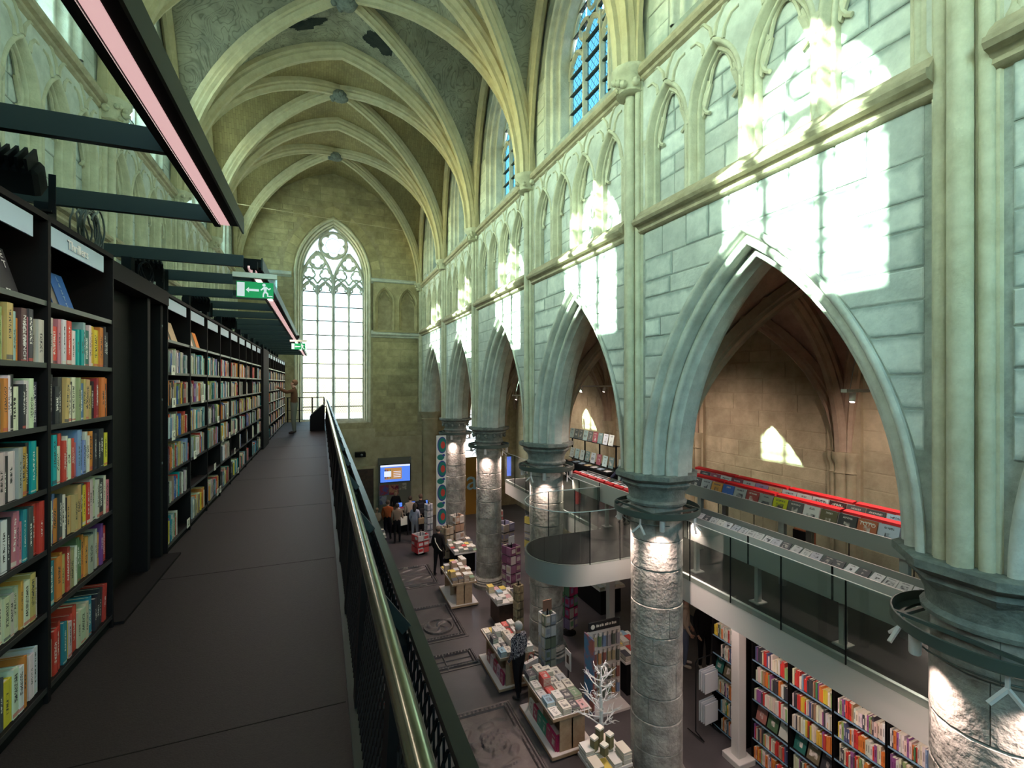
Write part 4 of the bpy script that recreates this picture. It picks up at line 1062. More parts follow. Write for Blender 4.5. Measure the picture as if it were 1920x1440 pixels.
# ---------------------------------------------------------------- canopy over the walkway
def track(y0, y1, label):
    t = thing('light_track', label, 'light', (0, 0, DECK + 2.79), 0, 'led tracks over the walkway')
    mb = MB(); mb.box(-.713, -.675, y0, y1, 0, .1); mb.box(-.675, -.615, y0, y1, .03, .1); mb.build('channel', M['black'], t)
    mb = MB(); mb.box(-.615, -.553, y0, y1, .018, .1); mb.build('flange', M['black'], t)
    mb = MB(); mb.box(-.553, -.54, y0, y1 + .1, -.004, .115); mb.build('fascia', M['steel_green'], t)
    mb = MB(); mb.box(-.673, -.617, y0 + .01, y1 - .02, .012, .03); mb.build('led_diffuser', M['led'], t)
    L_ = light('led_strip', 'AREA', (-.645, (y0 + y1) / 2, .008), 6.0 * (y1 - y0), PINK, None, .05, y1 - y0 - .1, parent=t)
    return t
track(-.8, 3.97, 'long black light track with a pink white led strip over the near walkway')
track(5.3, 13.3, 'black light track with a led strip behind the larger exit sign')
track(13.4, 21.8, 'far black light track ending near the tall window')
mb = MB()
bt = None
ys = [.6, 1.7, 2.8, 3.87, 5.25] + [6.2 + 1.05 * k for k in range(15)]
for k, y in enumerate(ys):
    lab = 'dark steel cross beam carrying the light track, %s from the near end' % nth(k)
    b = thing('cross_beam', lab, 'beam', (-.7, y, DECK + 2.79), 0, 'steel cross beams over the walkway')
    mb = MB(); mb.hexa([(-1.15, -.02, .0), (0, -.02, .0), (0, .02, .0), (-1.15, .02, .0), (-1.15, -.02, .11), (0, -.02, .11), (0, .02, .11), (-1.15, .02, .11)]); mb.build('web', M['steel_green'], b)
    mb = MB(); mb.box(-.95, -.88, -.05, .05, -.27, 0); mb.box(-1.12, -.7, -.045, .045, -.28, -.26); mb.build('foot', M['black'], b)
# top rail of the bookcases
tr_ = thing('bookcase_top_rail', 'black steel channel running along the tops of the bookcases', 'rail', (-1.62, 0, DECK + 2.53))
mb = MB(); mb.box(-.05, .05, -.5, 21.5, 0, .06); mb.build('channel', M['black'], tr_)
# exit signs
def exit_sign(x, y, z, label):
    t = thing('exit_sign', label, 'exit sign', (x, y, z), 0, 'green exit signs over the walkway')
    mb = MB(); mb.box(0, .36, -.02, .02, .2, .245); mb.build('housing', M['cardw'], t)
    mb = MB(); mb.tube([(.17, 0, .245), (.17, 0, .30)], .012, 8); mb.box(.14, .2, -.03, .03, .28, .35); mb.build('hanger', M['black'], t)
    mb = MB(); mb.box(.0, .36, -.004, .004, .0, .2); mb.build('acrylic_plate', M['acrylic'], t)
    mb = MB(); mb.box(.03, .33, -.0065, -.0045, .02, .165); pn = mb.build('pictogram_panel', M['exit_green'], t)
    w = MB(); q = lambda *p: w.prism([(a, b) for a, b in p], 0, .0015)
    q((.035, .03), (.095, .03), (.095, .155), (.035, .155))
    q((.105, .09), (.13, .115), (.13, .1), (.21, .1), (.21, .08), (.13, .08), (.13, .065))
    ring = [(.252 + .014 * math.cos(a), .142 + .014 * math.sin(a)) for a in [2 * PI * i / 10 for i in range(10)]]
    q(*ring)
    q((.25, .125), (.272, .128), (.29, .11), (.305, .118), (.31, .11), (.292, .097), (.275, .11), (.272, .085), (.288, .065), (.288, .045), (.322, .045), (.322, .036), (.278, .036), (.276, .06), (.262, .07), (.252, .055), (.252, .03), (.24, .03), (.242, .06), (.252, .085), (.25, .105), (.23, .09), (.222, .096))
    w.xform(Matrix.Rotation(PI / 2, 4, 'X')); w.xform(Matrix.Translation((0, -.0066, 0))); w.build('pictogram', M['exit_white'], pn)
    return t
exit_sign(-.74, 4.9, DECK + 2.42, 'larger green exit sign with running man and left arrow above the walkway')
exit_sign(-.67, 12.1, DECK + 2.42, 'smaller distant green exit sign hanging in front of the tall window')
# floodlights, cable coils
def flood(y, x, label, rx=.5, rz=.3):
    t = thing('floodlight', label, 'floodlight', (x, y, DECK + 2.60), rz, 'black floodlights on top of the bookcases')
    b = MB(); b.bbox(-.16, .16, -.1, .1, 0, .13, .02)
    for k in range(9): b.box(-.15 + k * .034, -.138 + k * .034, -.12, .1, .13, .19)
    b.xform(Matrix.Translation((0, 0, .1)) @ Matrix.Rotation(rx, 4, 'X')); b.build('body', M['black'], t)
    mb = MB(); mb.bar((-.19, 0, -.01), (-.19, 0, .2), .03, .008, (0, 1, 0)); mb.bar((.19, 0, -.01), (.19, 0, .2), .03, .008, (0, 1, 0)); mb.bar((-.19, 0, -.005), (.19, 0, -.005), .04, .01); mb.build('yoke', M['black'], t)
    mb = MB(); mb.box(-.03, .03, -.004, 0, .0, .04); mb.xform(Matrix.Translation((.05, -.1, .14)) @ Matrix.Rotation(rx, 4, 'X')); mb.build('rating_label', M['cardw'], t)
flood(3.3, -1.55, 'black finned floodlight above the bookcase at the picture edge', .6, .2)
flood(5.65, -1.62, 'black finned floodlight on the beam over the dark doorway', .5, .4)
flood(7.75, -1.62, 'black floodlight on the bookcases below the larger exit sign', .5, .4)
flood(9.85, -1.62, 'small distant black floodlight far along the bookcase tops', .5, .4)
M['cable'] = mat('grey_cable', (.14, .14, .12), .5)
t = thing('cable_coil', 'coil of grey flexible cable lying on the Thrillers bookcase', 'cable', (-1.55, 4.3, DECK + 2.59))
mb = MB(); pts = []
for k in range(200):
    a = k * .33; rr = .12 + .04 * (k % 7) / 7; pts.append((.05 * math.sin(a * .09), rr * math.cos(a), .17 + rr * math.sin(a)))
mb.tube([(p[0] + .0008 * i - .08, p[1], p[2]) for i, p in enumerate(pts)], .006, 6); mb.build('coil', M['cable'], t, 60)
t = thing('cable_loop', 'thin dark cable loops on the channel over the doorway', 'cable', (-1.45, 5.1, DECK + 2.53))
mb = MB(); mb.tube([(.02 * math.sin(k * .4), .13 * math.cos(k * .35) + .001 * k, .11 + .09 * math.sin(k * .35)) for k in range(70)], .006, 6); mb.build('loops', M['black'], t, 60)
# ================================================================== COLUMNS, RING LIGHTS, MEZZANINE
M['grey_steel'] = mat('grey_green_painted_steel', (.30, .31, .29), .45, .2, .4)
M['grey_light'] = mat('light_grey_panel', (.55, .53, .5), .5, .1, .4)
M['ringm'] = mat('ring_dark_green_grey', (.085, .11, .095), .45, .25, .4)
M['red'] = mat('red_divider', (.6, .02, .025), .5)
M['lampw'] = mat('white_lamp_body', (.75, .7, .68), .4)
M['lampon'] = mat('lit_lamp_face', (1, .9, .88), .5, emit=(1.0, .86, .82), estr=6)
M['glass'] = glass_mat('balustrade_glass', (.80, .84, .82), .08, haze=.03)
M['edge_light'] = mat('polished_glass_edge', (.7, .75, .72), .2, .0, .6)
def sector(mb, r, a0, a1, z0, z1, g, seed):
    rn = random.Random(seed); K = 7; rs = []
    for z, rr in ((z0 + g, r - .012), (z0 + g + .012, r), ((z0 + z1) / 2, r + rn.uniform(-.004, .006)), (z1 - g - .012, r), (z1 - g, r - .012)):
        da = g / r
        arc = [a0 + da + (a1 - a0 - 2 * da) * k / K for k in range(K + 1)]
        ring = [(rr * (1 if 0 < k < K else .985) * math.cos(a), rr * (1 if 0 < k < K else .985) * math.sin(a), z) for k, a in enumerate(arc)]
        rs.append(ring + [(.2 * math.cos(arc[-1]), .2 * math.sin(arc[-1]), z), (.2 * math.cos(arc[0]), .2 * math.sin(arc[0]), z)])
    mb.rings(rs)
def stone_column(y, label, seed):
    rn = random.Random(seed)
    t = thing('stone_column', label, 'column', (5.35, y, 0), 0, 'round stone columns of the arcade')
    mb = MB(); mb.lathe([(.56, 0), (.56, .12), (.53, .15), (.53, .2), (.5, .22), (.51, .26), (.48, .3), (.445, .33), (.44, .36)], 24); mb.build('base', M['drum'], t, 30)
    zs = [.36]
    while zs[-1] < 4.55: zs.append(zs[-1] + rn.uniform(.36, .58))
    k = (4.88 - .36) / (zs[-1] - .36); zs = [.36 + (q - .36) * k for q in zs]
    core = MB(); core.lathe([(.418, .34), (.418, 4.9)], 24); core.build('core', M['capital'], t, 60)
    for i, (a, b) in enumerate(zip(zs, zs[1:])):
        r0 = rn.uniform(0, 2); n = rn.choice((3, 3, 4)); rr = .43 + rn.uniform(-.006, .006)
        for j in range(n):
            mb = MB(); sector(mb, rr, r0 + 2 * PI * j / n, r0 + 2 * PI * (j + 1) / n, a, b, .004, rn.random()); mb.build('drum_stone', M['drum'], t, 40)
    mb = MB(); mb.lathe([(.44, 4.86), (.49, 4.88), (.5, 4.92), (.46, 4.96), (.47, 5.06), (.52, 5.16)], 24); mb.build('necking', M['capital'], t, 50)
    mb = MB(); mb.lathe([(.5, 5.12), (.56, 5.17), (.6, 5.22), (.58, 5.26), (.66, 5.3), (.7, 5.33), (.7, 5.40), (.66, 5.42)], 8); 
    for q in range(12 if y > 14 else 0):
        a = 2 * PI * q / 12; mb.sphere((.54 * math.cos(a), .54 * math.sin(a), 5.12), .06, 6, 4, sz=1.2)
    mb.build('capital', M['capital'], t, 25)
    return t
def ring_light(y, label, seed, energy=150):
    t = thing('ring_light', label, 'light', (5.35, y, 4.72), 0, 'steel light rings round the columns')
    mb = MB(); mb.lathe([(.60, .0), (.70, .0), (.71, .01), (.71, .10), (.70, .105), (.695, .105), (.69, .02), (.61, .02)], 40, caps=False); mb.build('ring', M['ringm'], t, 30)
    for sx in (-1, 1):
        mb = MB(); mb.bar((sx * .46, -.52, .085), (sx * .46, .52, .085), .03, .03); mb.bar((-.52, sx * .46, .075), (.52, sx * .46, .075), .03, .03); mb.build('frame_bar', M['ringm'], t)
    mb = MB(); mb.tube([(.57 * math.cos(a) , .57 * math.sin(a), -.12) for a in [PI * .6 + PI * .8 * k / 6 for k in range(7)]], .008, 6); mb.build('conduit', M['ringm'], t, 50)
    for k in range(4):
        a = PI / 4 + PI / 2 * k + .25
        lx, ly = .62 * math.cos(a), .62 * math.sin(a)
        mb = MB(); mb.lathe([(.045, 0), (.045, -.18), (.04, -.19), (.03, -.17)], 14, (lx, ly, 0), caps=True); lp = mb.build('spot_lamp', M['lampw'], t, 40)
        mb = MB(); mb.lathe([(.0, -.186), (.034, -.186), (.034, -.19), (.0, -.191)], 12, (lx, ly, 0)); mb.build('lens', M['lampon'], lp)
        light('lamp', 'SPOT', (lx, ly, -.2), energy, PINK, (lx * .95, ly * .95, -4), .03, angle=120, blend=.9, parent=t).location = (lx, ly, -.2)
        a2 = a - .55; bx_, by_ = .64 * math.cos(a2), .64 * math.sin(a2)
        mb = MB(); mb.bar((bx_, by_, 0), (bx_, by_, -.13), .025, .02, (1, 0, 0))
        for s_ in (-1, 1): mb.bar((bx_, by_, -.12), (bx_ + .13 * math.cos(a2 + s_ * 1.0), by_ + .13 * math.sin(a2 + s_ * 1.0), -.24), .03, .025)
        mb.build('antenna_arm', M['lampw'], t)
names = ['round stone column cut off at the picture edge, nearest the camera', 'round stone column beside the white branch tree', 'round stone column behind the tall card spinner and rounded balcony', 'slender far stone column beside the letter a sign', 'farthest round stone column with the long printed banner']
rnames = ['steel light ring on the nearest column at the picture edge', 'steel light ring on the column beside the white branch tree', 'steel light ring on the column behind the rounded balcony', 'steel light ring on the far column beside the letter a sign', 'steel light ring on the farthest column above the printed banner']
for k in range(5):
    stone_column(YB[2 + k], names[k], 50 + k); ring_light(YB[2 + k], rnames[k], k)
# ---------------------------------------------------------------- mezzanine
ZM = 3.6; XM = 5.85
mz = MB(); mz.box(XM + .02, 9.3, -1.9, 15.0, 3.22, ZM)
floor_mezz = struct('floor_mezzanine', mz, M['deck'])
mb = MB(); mb.box(XM - .03, XM + .02, -1.9, 7.45, 3.14, ZM); mb.box(XM - .03, XM + .02, 9.15, 15.0, 3.14, ZM); mb.box(XM + .02, 9.3, 15.0, 15.05, 3.14, ZM); mb.build('fascia', M['grey_light'], floor_mezz)
mb = MB(); mb.box(XM - .032, XM + .02, -1.9, 7.45, ZM, ZM + .008); mb.box(XM - .032, XM + .02, 9.15, 15, ZM, ZM + .008); mb.build('fascia_lip', M['edge_light'], floor_mezz)
bal = thing('glass_balustrade', 'frameless glass balustrade along the front of the mezzanine', 'balustrade', (0, 0, ZM))
def gpanel(p, q, z0, z1, parent, th=.012):
    mb = MB(); p, q = Vector((*p, 0)), Vector((*q, 0)); d = (q - p).normalized() * .004; p = p + d; q = q - d
    mb.bar((p.x, p.y, (z0 + z1) / 2), (q.x, q.y, (z0 + z1) / 2), th, z1 - z0); mb.build('glass_panel', M['glass'], parent)
    mb = MB(); mb.bar((p.x, p.y, z1), (q.x, q.y, z1), th + .008, .006); mb.build('top_edge', M['edge_light'], parent)
def joint(p, z0, z1, parent):
    mb = MB(); mb.box(p[0] - .01, p[0] + .01, p[1] - .005, p[1] + .005, z0, z1); mb.build('joint', M['black'], parent)
ys_ = [-.55 + .855 * k for k in range(10)]
ys_ = [y for y in ys_ if y < 7.4] + [7.45]
for a, b in zip(ys_, ys_[1:]):
    gpanel((XM - .05, a), (XM - .05, b), -.06, .95, bal); joint((XM - .05, b), -.06, .95, bal)
yb_ = [9.15, 10.0, 11.4, 12.3, 13.2, 14.1, 15.0]
for a, b in zip(yb_, yb_[1:]):
    gpanel((XM - .05, a), (XM - .05, b), -.06, .95, bal); joint((XM - .05, a), -.06, .95, bal)
bk = thing('rear_balustrade', 'glass balustrade on the far side of the mezzanine before the aisle wall', 'balustrade', (0, 0, ZM))
for k in range(8):
    gpanel((9.2, .6 + 1.05 * k), (9.2, 1.65 + 1.05 * k), 0, 1.0, bk); joint((9.2, 1.65 + 1.05 * k), 0, 1.0, bk)
# rounded balcony
pl = []
cx_, cy_, r_ = 4.55, 8.3, .85
for k in range(19): a = PI / 2 + PI * k / 18; pl.append((cx_ + r_ * math.cos(a), cy_ + r_ * math.sin(a)))
outl = [(XM + .02, 9.15)] + pl + [(XM + .02, 7.45)]
bb = thing('rounded_balcony', 'grey balcony with rounded glass front jutting out between two columns', 'balcony', (0, 0, ZM))
mb = MB(); mb.prism(outl, -.4, -.005); mb.build('slab', M['grey_steel'], bb, 30)
mb = MB(); mb.prism([(XM + .02, 9.12)] + [(cx_ + (x - cx_) * .96, cy_ + (y - cy_) * .96) for x, y in pl] + [(XM + .02, 7.48)], -.005, .006); mb.build('carpet', M['deck'], bb)
mb = MB()
o2 = [(x, y) for x, y in outl[1:-1]]
mb.rings([[(x, y, z) for x, y in o2] for z in (-.02, .95)], False, False); mb.build('curved_glass', M['glass'], bb, 60)
mb = MB(); mb.tube([(x, y, .955) for x, y in [(XM, 9.15)] + o2 + [(XM, 7.45)]], .008, 6); mb.build('glass_rim', M['edge_light'], bb, 60)
for y in (7.45, 9.15):
    gpanel((cx_, y), (5.2, y), -.02, .95, bb); gpanel((5.2, y), (XM, y), -.02, .95, bb); joint((5.2, y), -.02, .95, bb); joint((cx_, y), -.02, .95, bb)
# steel posts under the mezzanine
for k, (x, y) in enumerate(((7.08, 6.45), (7.5, 11.2))):
    t = thing('steel_post', ['grey square steel post with a block foot beside the lower bookcases', 'grey steel post under the mezzanine behind the rounded balcony'][k], 'post', (x, y, 0), 0, 'posts under the mezzanine')
    mb = MB(); mb.bbox(-.09, .09, -.09, .09, .1, 3.22, .008); mb.build('shaft', M['grey_light'], t)
    mb = MB(); mb.bbox(-.2, .2, -.2, .2, 0, .1, .01); mb.build('foot', M['grey_light'], t)
# ---------------------------------------------------------------- music racks on the mezzanine
def sleeve_mat(flat=False):
    m = mat('printed_cover' if flat else 'printed_sleeve', (.5, .5, .5), .4, spec=.5, objcol=True); t = m.node_tree; L = t.links; b = t.nodes['Principled BSDF']
    src = b.inputs['Base Color'].links[0].from_socket
    tc = t.nodes.new('ShaderNodeTexCoord'); oi = t.nodes.new('ShaderNodeObjectInfo')
    ad = t.nodes.new('ShaderNodeVectorMath'); ad.operation = 'ADD'; L.new(tc.outputs['Generated'], ad.inputs[0])
    ml = t.nodes.new('ShaderNodeMath'); ml.operation = 'MULTIPLY'; ml.inputs[1].default_value = 300; L.new(oi.outputs['Random'], ml.inputs[0]); L.new(ml.outputs[0], ad.inputs[1])
    def mth(op, a, b_=None, c=None):
        n = t.nodes.new('ShaderNodeMath'); n.operation = op
        for k, v in enumerate((a, b_, c)):
            if v is None: continue
            if isinstance(v, (int, float)): n.inputs[k].default_value = v
            else: L.new(v, n.inputs[k])
        return n.outputs[0]
    sp = t.nodes.new('ShaderNodeSeparateXYZ'); L.new(tc.outputs['Generated'], sp.inputs[0]); rnd = oi.outputs['Random']
    U = sp.outputs[1] if not flat else sp.outputs[0]; Vv = sp.outputs[2] if not flat else sp.outputs[1]
    r2 = mth('FRACT', mth('MULTIPLY', rnd, 23.7)); r3 = mth('FRACT', mth('MULTIPLY', rnd, 57.1))
    box = mth('MULTIPLY', mth('LESS_THAN', mth('ABSOLUTE', mth('SUBTRACT', U, .5)), mth('MULTIPLY_ADD', r2, .22, .12)), mth('LESS_THAN', mth('ABSOLUTE', mth('SUBTRACT', Vv, .42)), mth('MULTIPLY_ADD', r3, .16, .10)))
    nz = t.nodes.new('ShaderNodeTexNoise'); nz.inputs['Scale'].default_value = 2.4; nz.inputs['Detail'].default_value = 5; nz.inputs['Distortion'].default_value = .6; L.new(ad.outputs[0], nz.inputs[0])
    sm = t.nodes.new('ShaderNodeMapRange'); sm.inputs[1].default_value = .42; sm.inputs[2].default_value = .62; L.new(nz.outputs[0], sm.inputs[0])
    tl = mth('MULTIPLY', mth('LESS_THAN', mth('ABSOLUTE', mth('SUBTRACT', Vv, .84)), .05), mth('LESS_THAN', mth('ABSOLUTE', mth('SUBTRACT', U, .5)), mth('MULTIPLY_ADD', r3, .2, .15)))
    n2 = t.nodes.new('ShaderNodeTexNoise'); n2.inputs['Scale'].default_value = 22; L.new(ad.outputs[0], n2.inputs[0])
    tl = mth('MULTIPLY', tl, mth('GREATER_THAN', n2.outputs[0], .48))
    class rp: outputs = [mth('MAXIMUM', mth('MULTIPLY', box, sm.outputs[0]), tl)]
    lum = t.nodes.new('ShaderNodeRGBToBW'); L.new(src, lum.inputs[0])
    ik = t.nodes.new('ShaderNodeValToRGB'); k = ik.color_ramp; k.interpolation = 'CONSTANT'; k.elements[0].color = (.55, .5, .45, 1); k.elements[1].position = .25; k.elements[1].color = (.05, .05, .06, 1); L.new(lum.outputs[0], ik.inputs[0])
    mx = t.nodes.new('ShaderNodeMix'); mx.data_type = 'RGBA'; L.new(rp.outputs[0], mx.inputs[0]); L.new(src, mx.inputs[6]); L.new(ik.outputs[0], mx.inputs[7]); L.new(mx.outputs[2], b.inputs['Base Color'])
    return m
M['sleeve'] = sleeve_mat(); M['coverflat'] = sleeve_mat(True)
sl = MB(); sl.cur = 0; sl.box(-.006, .006, -.5, .5, 0, 1); SLV = sl.build('record_sleeve', M['sleeve']); SLM = SLV.data; bpy.data.objects.remove(SLV)
def sleeve(p, wd, ht, col, label, tilt=.25, group='records facing out on the long rack', name='record_sleeve', cat='record'):
    o = bpy.data.objects.new(name, SLM); COL.objects.link(o); o.location = p; o.scale = (1, wd, ht); o.rotation_euler = (0, tilt, 0); o.color = (*col, 1)
    tag(o, label, cat, group); return o
rk = thing('record_rack', 'long grey steel rack with red dividers holding two tiers of records', 'rack', (0, 0, 0))
Y0, Y1 = 3.55, 7.9
mb = MB(); mb.box(6.9, 6.93, Y0, Y1, 4.64, 4.86); mb.build('front_rail', M['grey_steel'], rk)
mb = MB(); mb.hexa([(6.93, Y0, 4.64), (7.75, Y0, 4.64), (7.75, Y1, 4.64), (6.93, Y1, 4.64), (6.93, Y0, 4.72), (7.75, Y0, 4.9), (7.75, Y1, 4.9), (6.93, Y1, 4.72)]); mb.build('tray', M['grey_steel'], rk)
for y in (3.75, 5.5, 7.3):
    for x in (7.0, 7.65):
        mb = MB(); mb.box(x - .035, x + .035, y - .05, y + .05, ZM, 4.66); mb.build('leg', M['grey_steel'], rk)
for k in range(4):
    ya = Y0 + 1.0875 * k + .02; yb = ya + 1.05
    for x, z in ((7.115, 5.02), (7.40, 5.10)):
        mb = MB(); mb.hexa([(x, ya, z - .2), (x + .02, ya, z - .2), (x + .02, yb, z - .2), (x, yb, z - .2), (x + .01, ya, z), (x + .11, ya, z + .015), (x + .11, yb, z + .015), (x + .01, yb, z)]); mb.build('red_divider', M['red'], rk)
fr = [((.45, .5, .58), 'pale blue record cover with a dark figure at the near end of the front tier'), ((.42, .1, .03), 'rust orange record cover with a short title in capitals'), ((.04, .04, .04), 'black record cover beside the rust orange one'), ((.12, .1, .05), 'olive brown record cover with a portrait shape'), ((.62, .6, .58), 'white record cover with a small drawing in the front tier'), ((.1, .1, .1), 'grey black photograph record cover next to the lime yellow one'),
      ((.5, .52, .02), 'lime yellow record cover in the front tier'), ((.28, .29, .27), 'speckled grey record cover in the front tier'), ((.32, .05, .04), 'dark red record cover in the front tier'), ((.4, .43, .41), 'pale grey record cover between dark red and blue ones'), ((.02, .12, .42), 'blue and white record cover in the front tier'), ((.62, .27, .03), 'orange yellow record cover in the front tier'), ((.35, .36, .37), 'grey photograph record cover beside the orange yellow one'), ((.07, .07, .075), 'dark photograph record cover near the far end of the front tier'), ((.03, .03, .035), 'black record cover at the far end of the front tier')]
for k, (c, lab) in enumerate(fr):
    o = sleeve((6.965, 3.95 + .268 * k, 4.745), .25, .262, c, lab, .32)
    if 'rust orange record cover with' in lab: tx = text('TOTO', .075, (0, 0, 0), (0, 0, 0), M['cardw'], None, 'title', .0005); 
    else: tx = None
    if tx is not None:
        o_m = Matrix.Translation((6.965, 3.95 + .268 * k, 4.745)) @ Matrix.Rotation(.32, 4, 'Y')
        tx.parent = o; tx.matrix_parent_inverse = (o_m @ Matrix.Diagonal((1, .25, .262, 1))).inverted(); tx.matrix_basis = o_m @ Matrix.Translation((-.008, 0, .2)) @ Matrix.Rotation(-PI / 2, 4, 'Z') @ Matrix.Rotation(PI / 2, 4, 'X')
bkc = [((.05, .25, .3), 'teal patterned'), ((.35, .5, .6), 'sky blue'), ((.05, .05, .05), 'black'), ((.09, .09, .09), 'charcoal'), ((.06, .02, .02), 'dark'), ((.6, .6, .6), 'white'), ((.55, .55, .53), 'pale grey'), ((.5, .52, .53), 'silver grey'), ((.5, .28, .15), 'orange landscape'), ((.3, .22, .4), 'violet'), ((.45, .45, .45), 'mid grey'), ((.2, .04, .07), 'maroon'), ((.6, .6, .6), 'plain white'), ((.25, .05, .1), 'plum'), ((.06, .06, .08), 'blue black'), ((.6, .35, .3), 'cream and coral')]
for k, (c, nm) in enumerate(bkc):
    o = sleeve((7.25, 3.75 + .268 * k, 4.83), .25, .262, c, nm + ' record cover standing in the raised back tier of the rack', .32)
    s_ = {5: 'THE POLICE', 4: 'QUEEN'}.get(k)
    if s_:
        tx = text(s_, .05 if k == 4 else .04, (0, 0, 0), (0, 0, 0), M['ink'] if k == 5 else M['cardw'], o, 'title', .0005); o_m = Matrix.Translation((7.25, 3.75 + .268 * k, 4.83)) @ Matrix.Rotation(.32, 4, 'Y')
        tx.matrix_parent_inverse = (o_m @ Matrix.Diagonal((1, .25, .262, 1))).inverted(); tx.matrix_basis = o_m @ Matrix.Translation((-.008, 0, .2)) @ Matrix.Rotation(-PI / 2, 4, 'Z') @ Matrix.Rotation(PI / 2, 4, 'X')
mb = MB(); rn = random.Random(8)
for k in range(60):
    for x, z in ((7.0, 4.76), (7.29, 4.85)):
        mb.col = rn.choice([(.1, .1, .1), (.4, .4, .38), (.3, .15, .1), (.5, .5, .5)])
tag_rows = MB()
for tier, (x, z) in enumerate(((7.01, 4.745), (7.29, 4.83))):
    for k in range(15):
        yk = 3.95 + .268 * k
        for j in range(5):
            tag_rows.col = rn.choice([(.08, .08, .08), (.5, .48, .44), (.3, .2, .15), (.4, .4, .42)]); s0 = len(tag_rows.v)
            tag_rows.box(-.004, .004, yk - .124, yk + .124, 0, .25); tag_rows.xform(Matrix.Translation((x + .018 * j, 0, z)) @ Matrix.Rotation(.32, 4, 'Y'), s0)
tag(tag_rows.build('stacked_records', M['vbook']), 'records packed behind the covers on the long rack', 'records', None, 'stuff')
# front trough with compact discs
def trough(y0, y1, label, red):
    t = thing('disc_trough', label, 'rack', (0, 0, 0), 0, 'disc troughs behind the glass')
    mb = MB(); mb.hexa([(5.9, y0, 4.2), (5.94, y0, 4.2), (5.94, y1, 4.2), (5.9, y1, 4.2), (5.9, y0, 4.62), (5.92, y0, 4.62), (5.92, y1, 4.62), (5.9, y1, 4.62)]); mb.build('front_panel', M['grey_light'], t)
    mb = MB(); mb.box(5.94, 6.32, y0, y1, 4.2, 4.5); mb.build('bin', M['grey_steel'], t)
    mb = MB(); mb.box(6.32, 6.34, y0, y1, 4.2, 4.66); mb.build('rear_panel', M['grey_steel'], t)
    y = y0 + .4
    while y < y1:
        mb = MB(); mb.box(6.06, 6.14, y - .03, y + .03, ZM, 4.2); mb.box(6.0, 6.2, y - .08, y + .08, ZM, ZM + .015); mb.build('leg', M['grey_light'], t)
        mb = MB(); mb.box(5.893, 5.9, y - .012, y + .012, 4.2, 4.62); mb.build('seam', M['black'], t); y += 1.25
    return t
trough(2.3, 6.55, 'long grey disc trough behind the glass beside the lower bookcases', False)
trough(7.6, 10.5, 'grey disc trough with red dividers above the rounded balcony', True)
rn = random.Random(77); k = 0
y = 2.5
while y < 6.4:
    c = rn.choice([(.6, .6, .62), (.5, .5, .52), (.35, .37, .4), (.65, .63, .6), (.1, .1, .11), (.45, .45, .5), (.6, .1, .08) if rn.random() < .3 else (.5, .5, .5)])
    o = sleeve((5.97, y, 4.585), .13, .125, c, 'disc case in the trough behind the glass, %s from the near end' % nth(k), .75, 'disc cases in the front trough', 'disc_case', 'disc'); o.rotation_euler = (0, .95, rn.uniform(-.15, .15)); k += 1
    y += .145
k = 0; y = 7.75
while y < 10.4:
    t = thing('disc_bin', 'red backed bin of discs, %s along the trough above the rounded balcony' % nth(k), 'bin', (5.95, y, 4.5), 0, 'red disc bins'); k += 1
    mb = MB(); mb.hexa([(.0, 0, 0), (.01, 0, 0), (.01, .3, 0), (.0, .3, 0), (.0, 0, .15), (.08, 0, .17), (.08, .3, .17), (.0, .3, .15)]); mb.build('red_front', M['red'], t)
    for j in range(3):
        mb = MB(); mb.col = (.7, .7, .72) if j % 2 else (.3, .3, .32); mb.box(.09 + .07 * j, .15 + .07 * j, .02, .28, 0, .13 + .01 * j); mb.build('discs', M['vbook'], t)
    y += .36
# tall book rack at the back of the mezzanine
tr2 = thing('magazine_rack', 'black two tier rack of upright magazines at the back of the mezzanine', 'rack', (8.2, 0, 0))
for y in (11.95, 12.85, 13.75, 14.6):
    mb = MB(); mb.box(-.02, .02, y - .015, y + .015, ZM, 5.02); mb.build('upright', M['black'], tr2)
for z in (4.32, 5.0):
    mb = MB(); mb.box(-.12, .1, 11.9, 14.65, z - .02, z); mb.build('shelf', M['black'], tr2)
mb = MB(); mb.box(-.35, .25, 11.9, 14.65, ZM + .55, ZM + .62); mb.box(-.3, .2, 11.95, 14.6, ZM, ZM + .55); mb.build('counter', M['black'], tr2)
k = 0
for z, n in ((5.0, 9), (4.32, 8)):
    for j in range(n):
        c = random.Random(z + j).choice([(.45, .6, .6), (.5, .55, .6), (.25, .32, .3), (.3, .05, .08), (.55, .62, .6), (.12, .2, .2), (.6, .6, .58), (.1, .1, .1)])
        o = sleeve((8.1, 12.1 + 2.4 * j / (n - 1), z), .25, .33, c, 'magazine on the %s tier of the mezzanine rack, %s along' % ('upper' if z > 4.5 else 'lower', nth(j)), .2, 'magazines on the rack', 'magazine', 'magazine')
rn = random.Random(6)
for j in range(14):
    o = sleeve((7.92 + .2 * (j % 2), 12.1 + .19 * j, ZM + .63), .2, .28, rn.choice([(.6, .6, .6), (.5, .3, .2), (.3, .4, .5), (.6, .5, .3)]), 'magazine lying flat on the rack counter, %s along' % nth(j), 1.5, 'magazines lying on the rack counter', 'magazine', 'magazine')
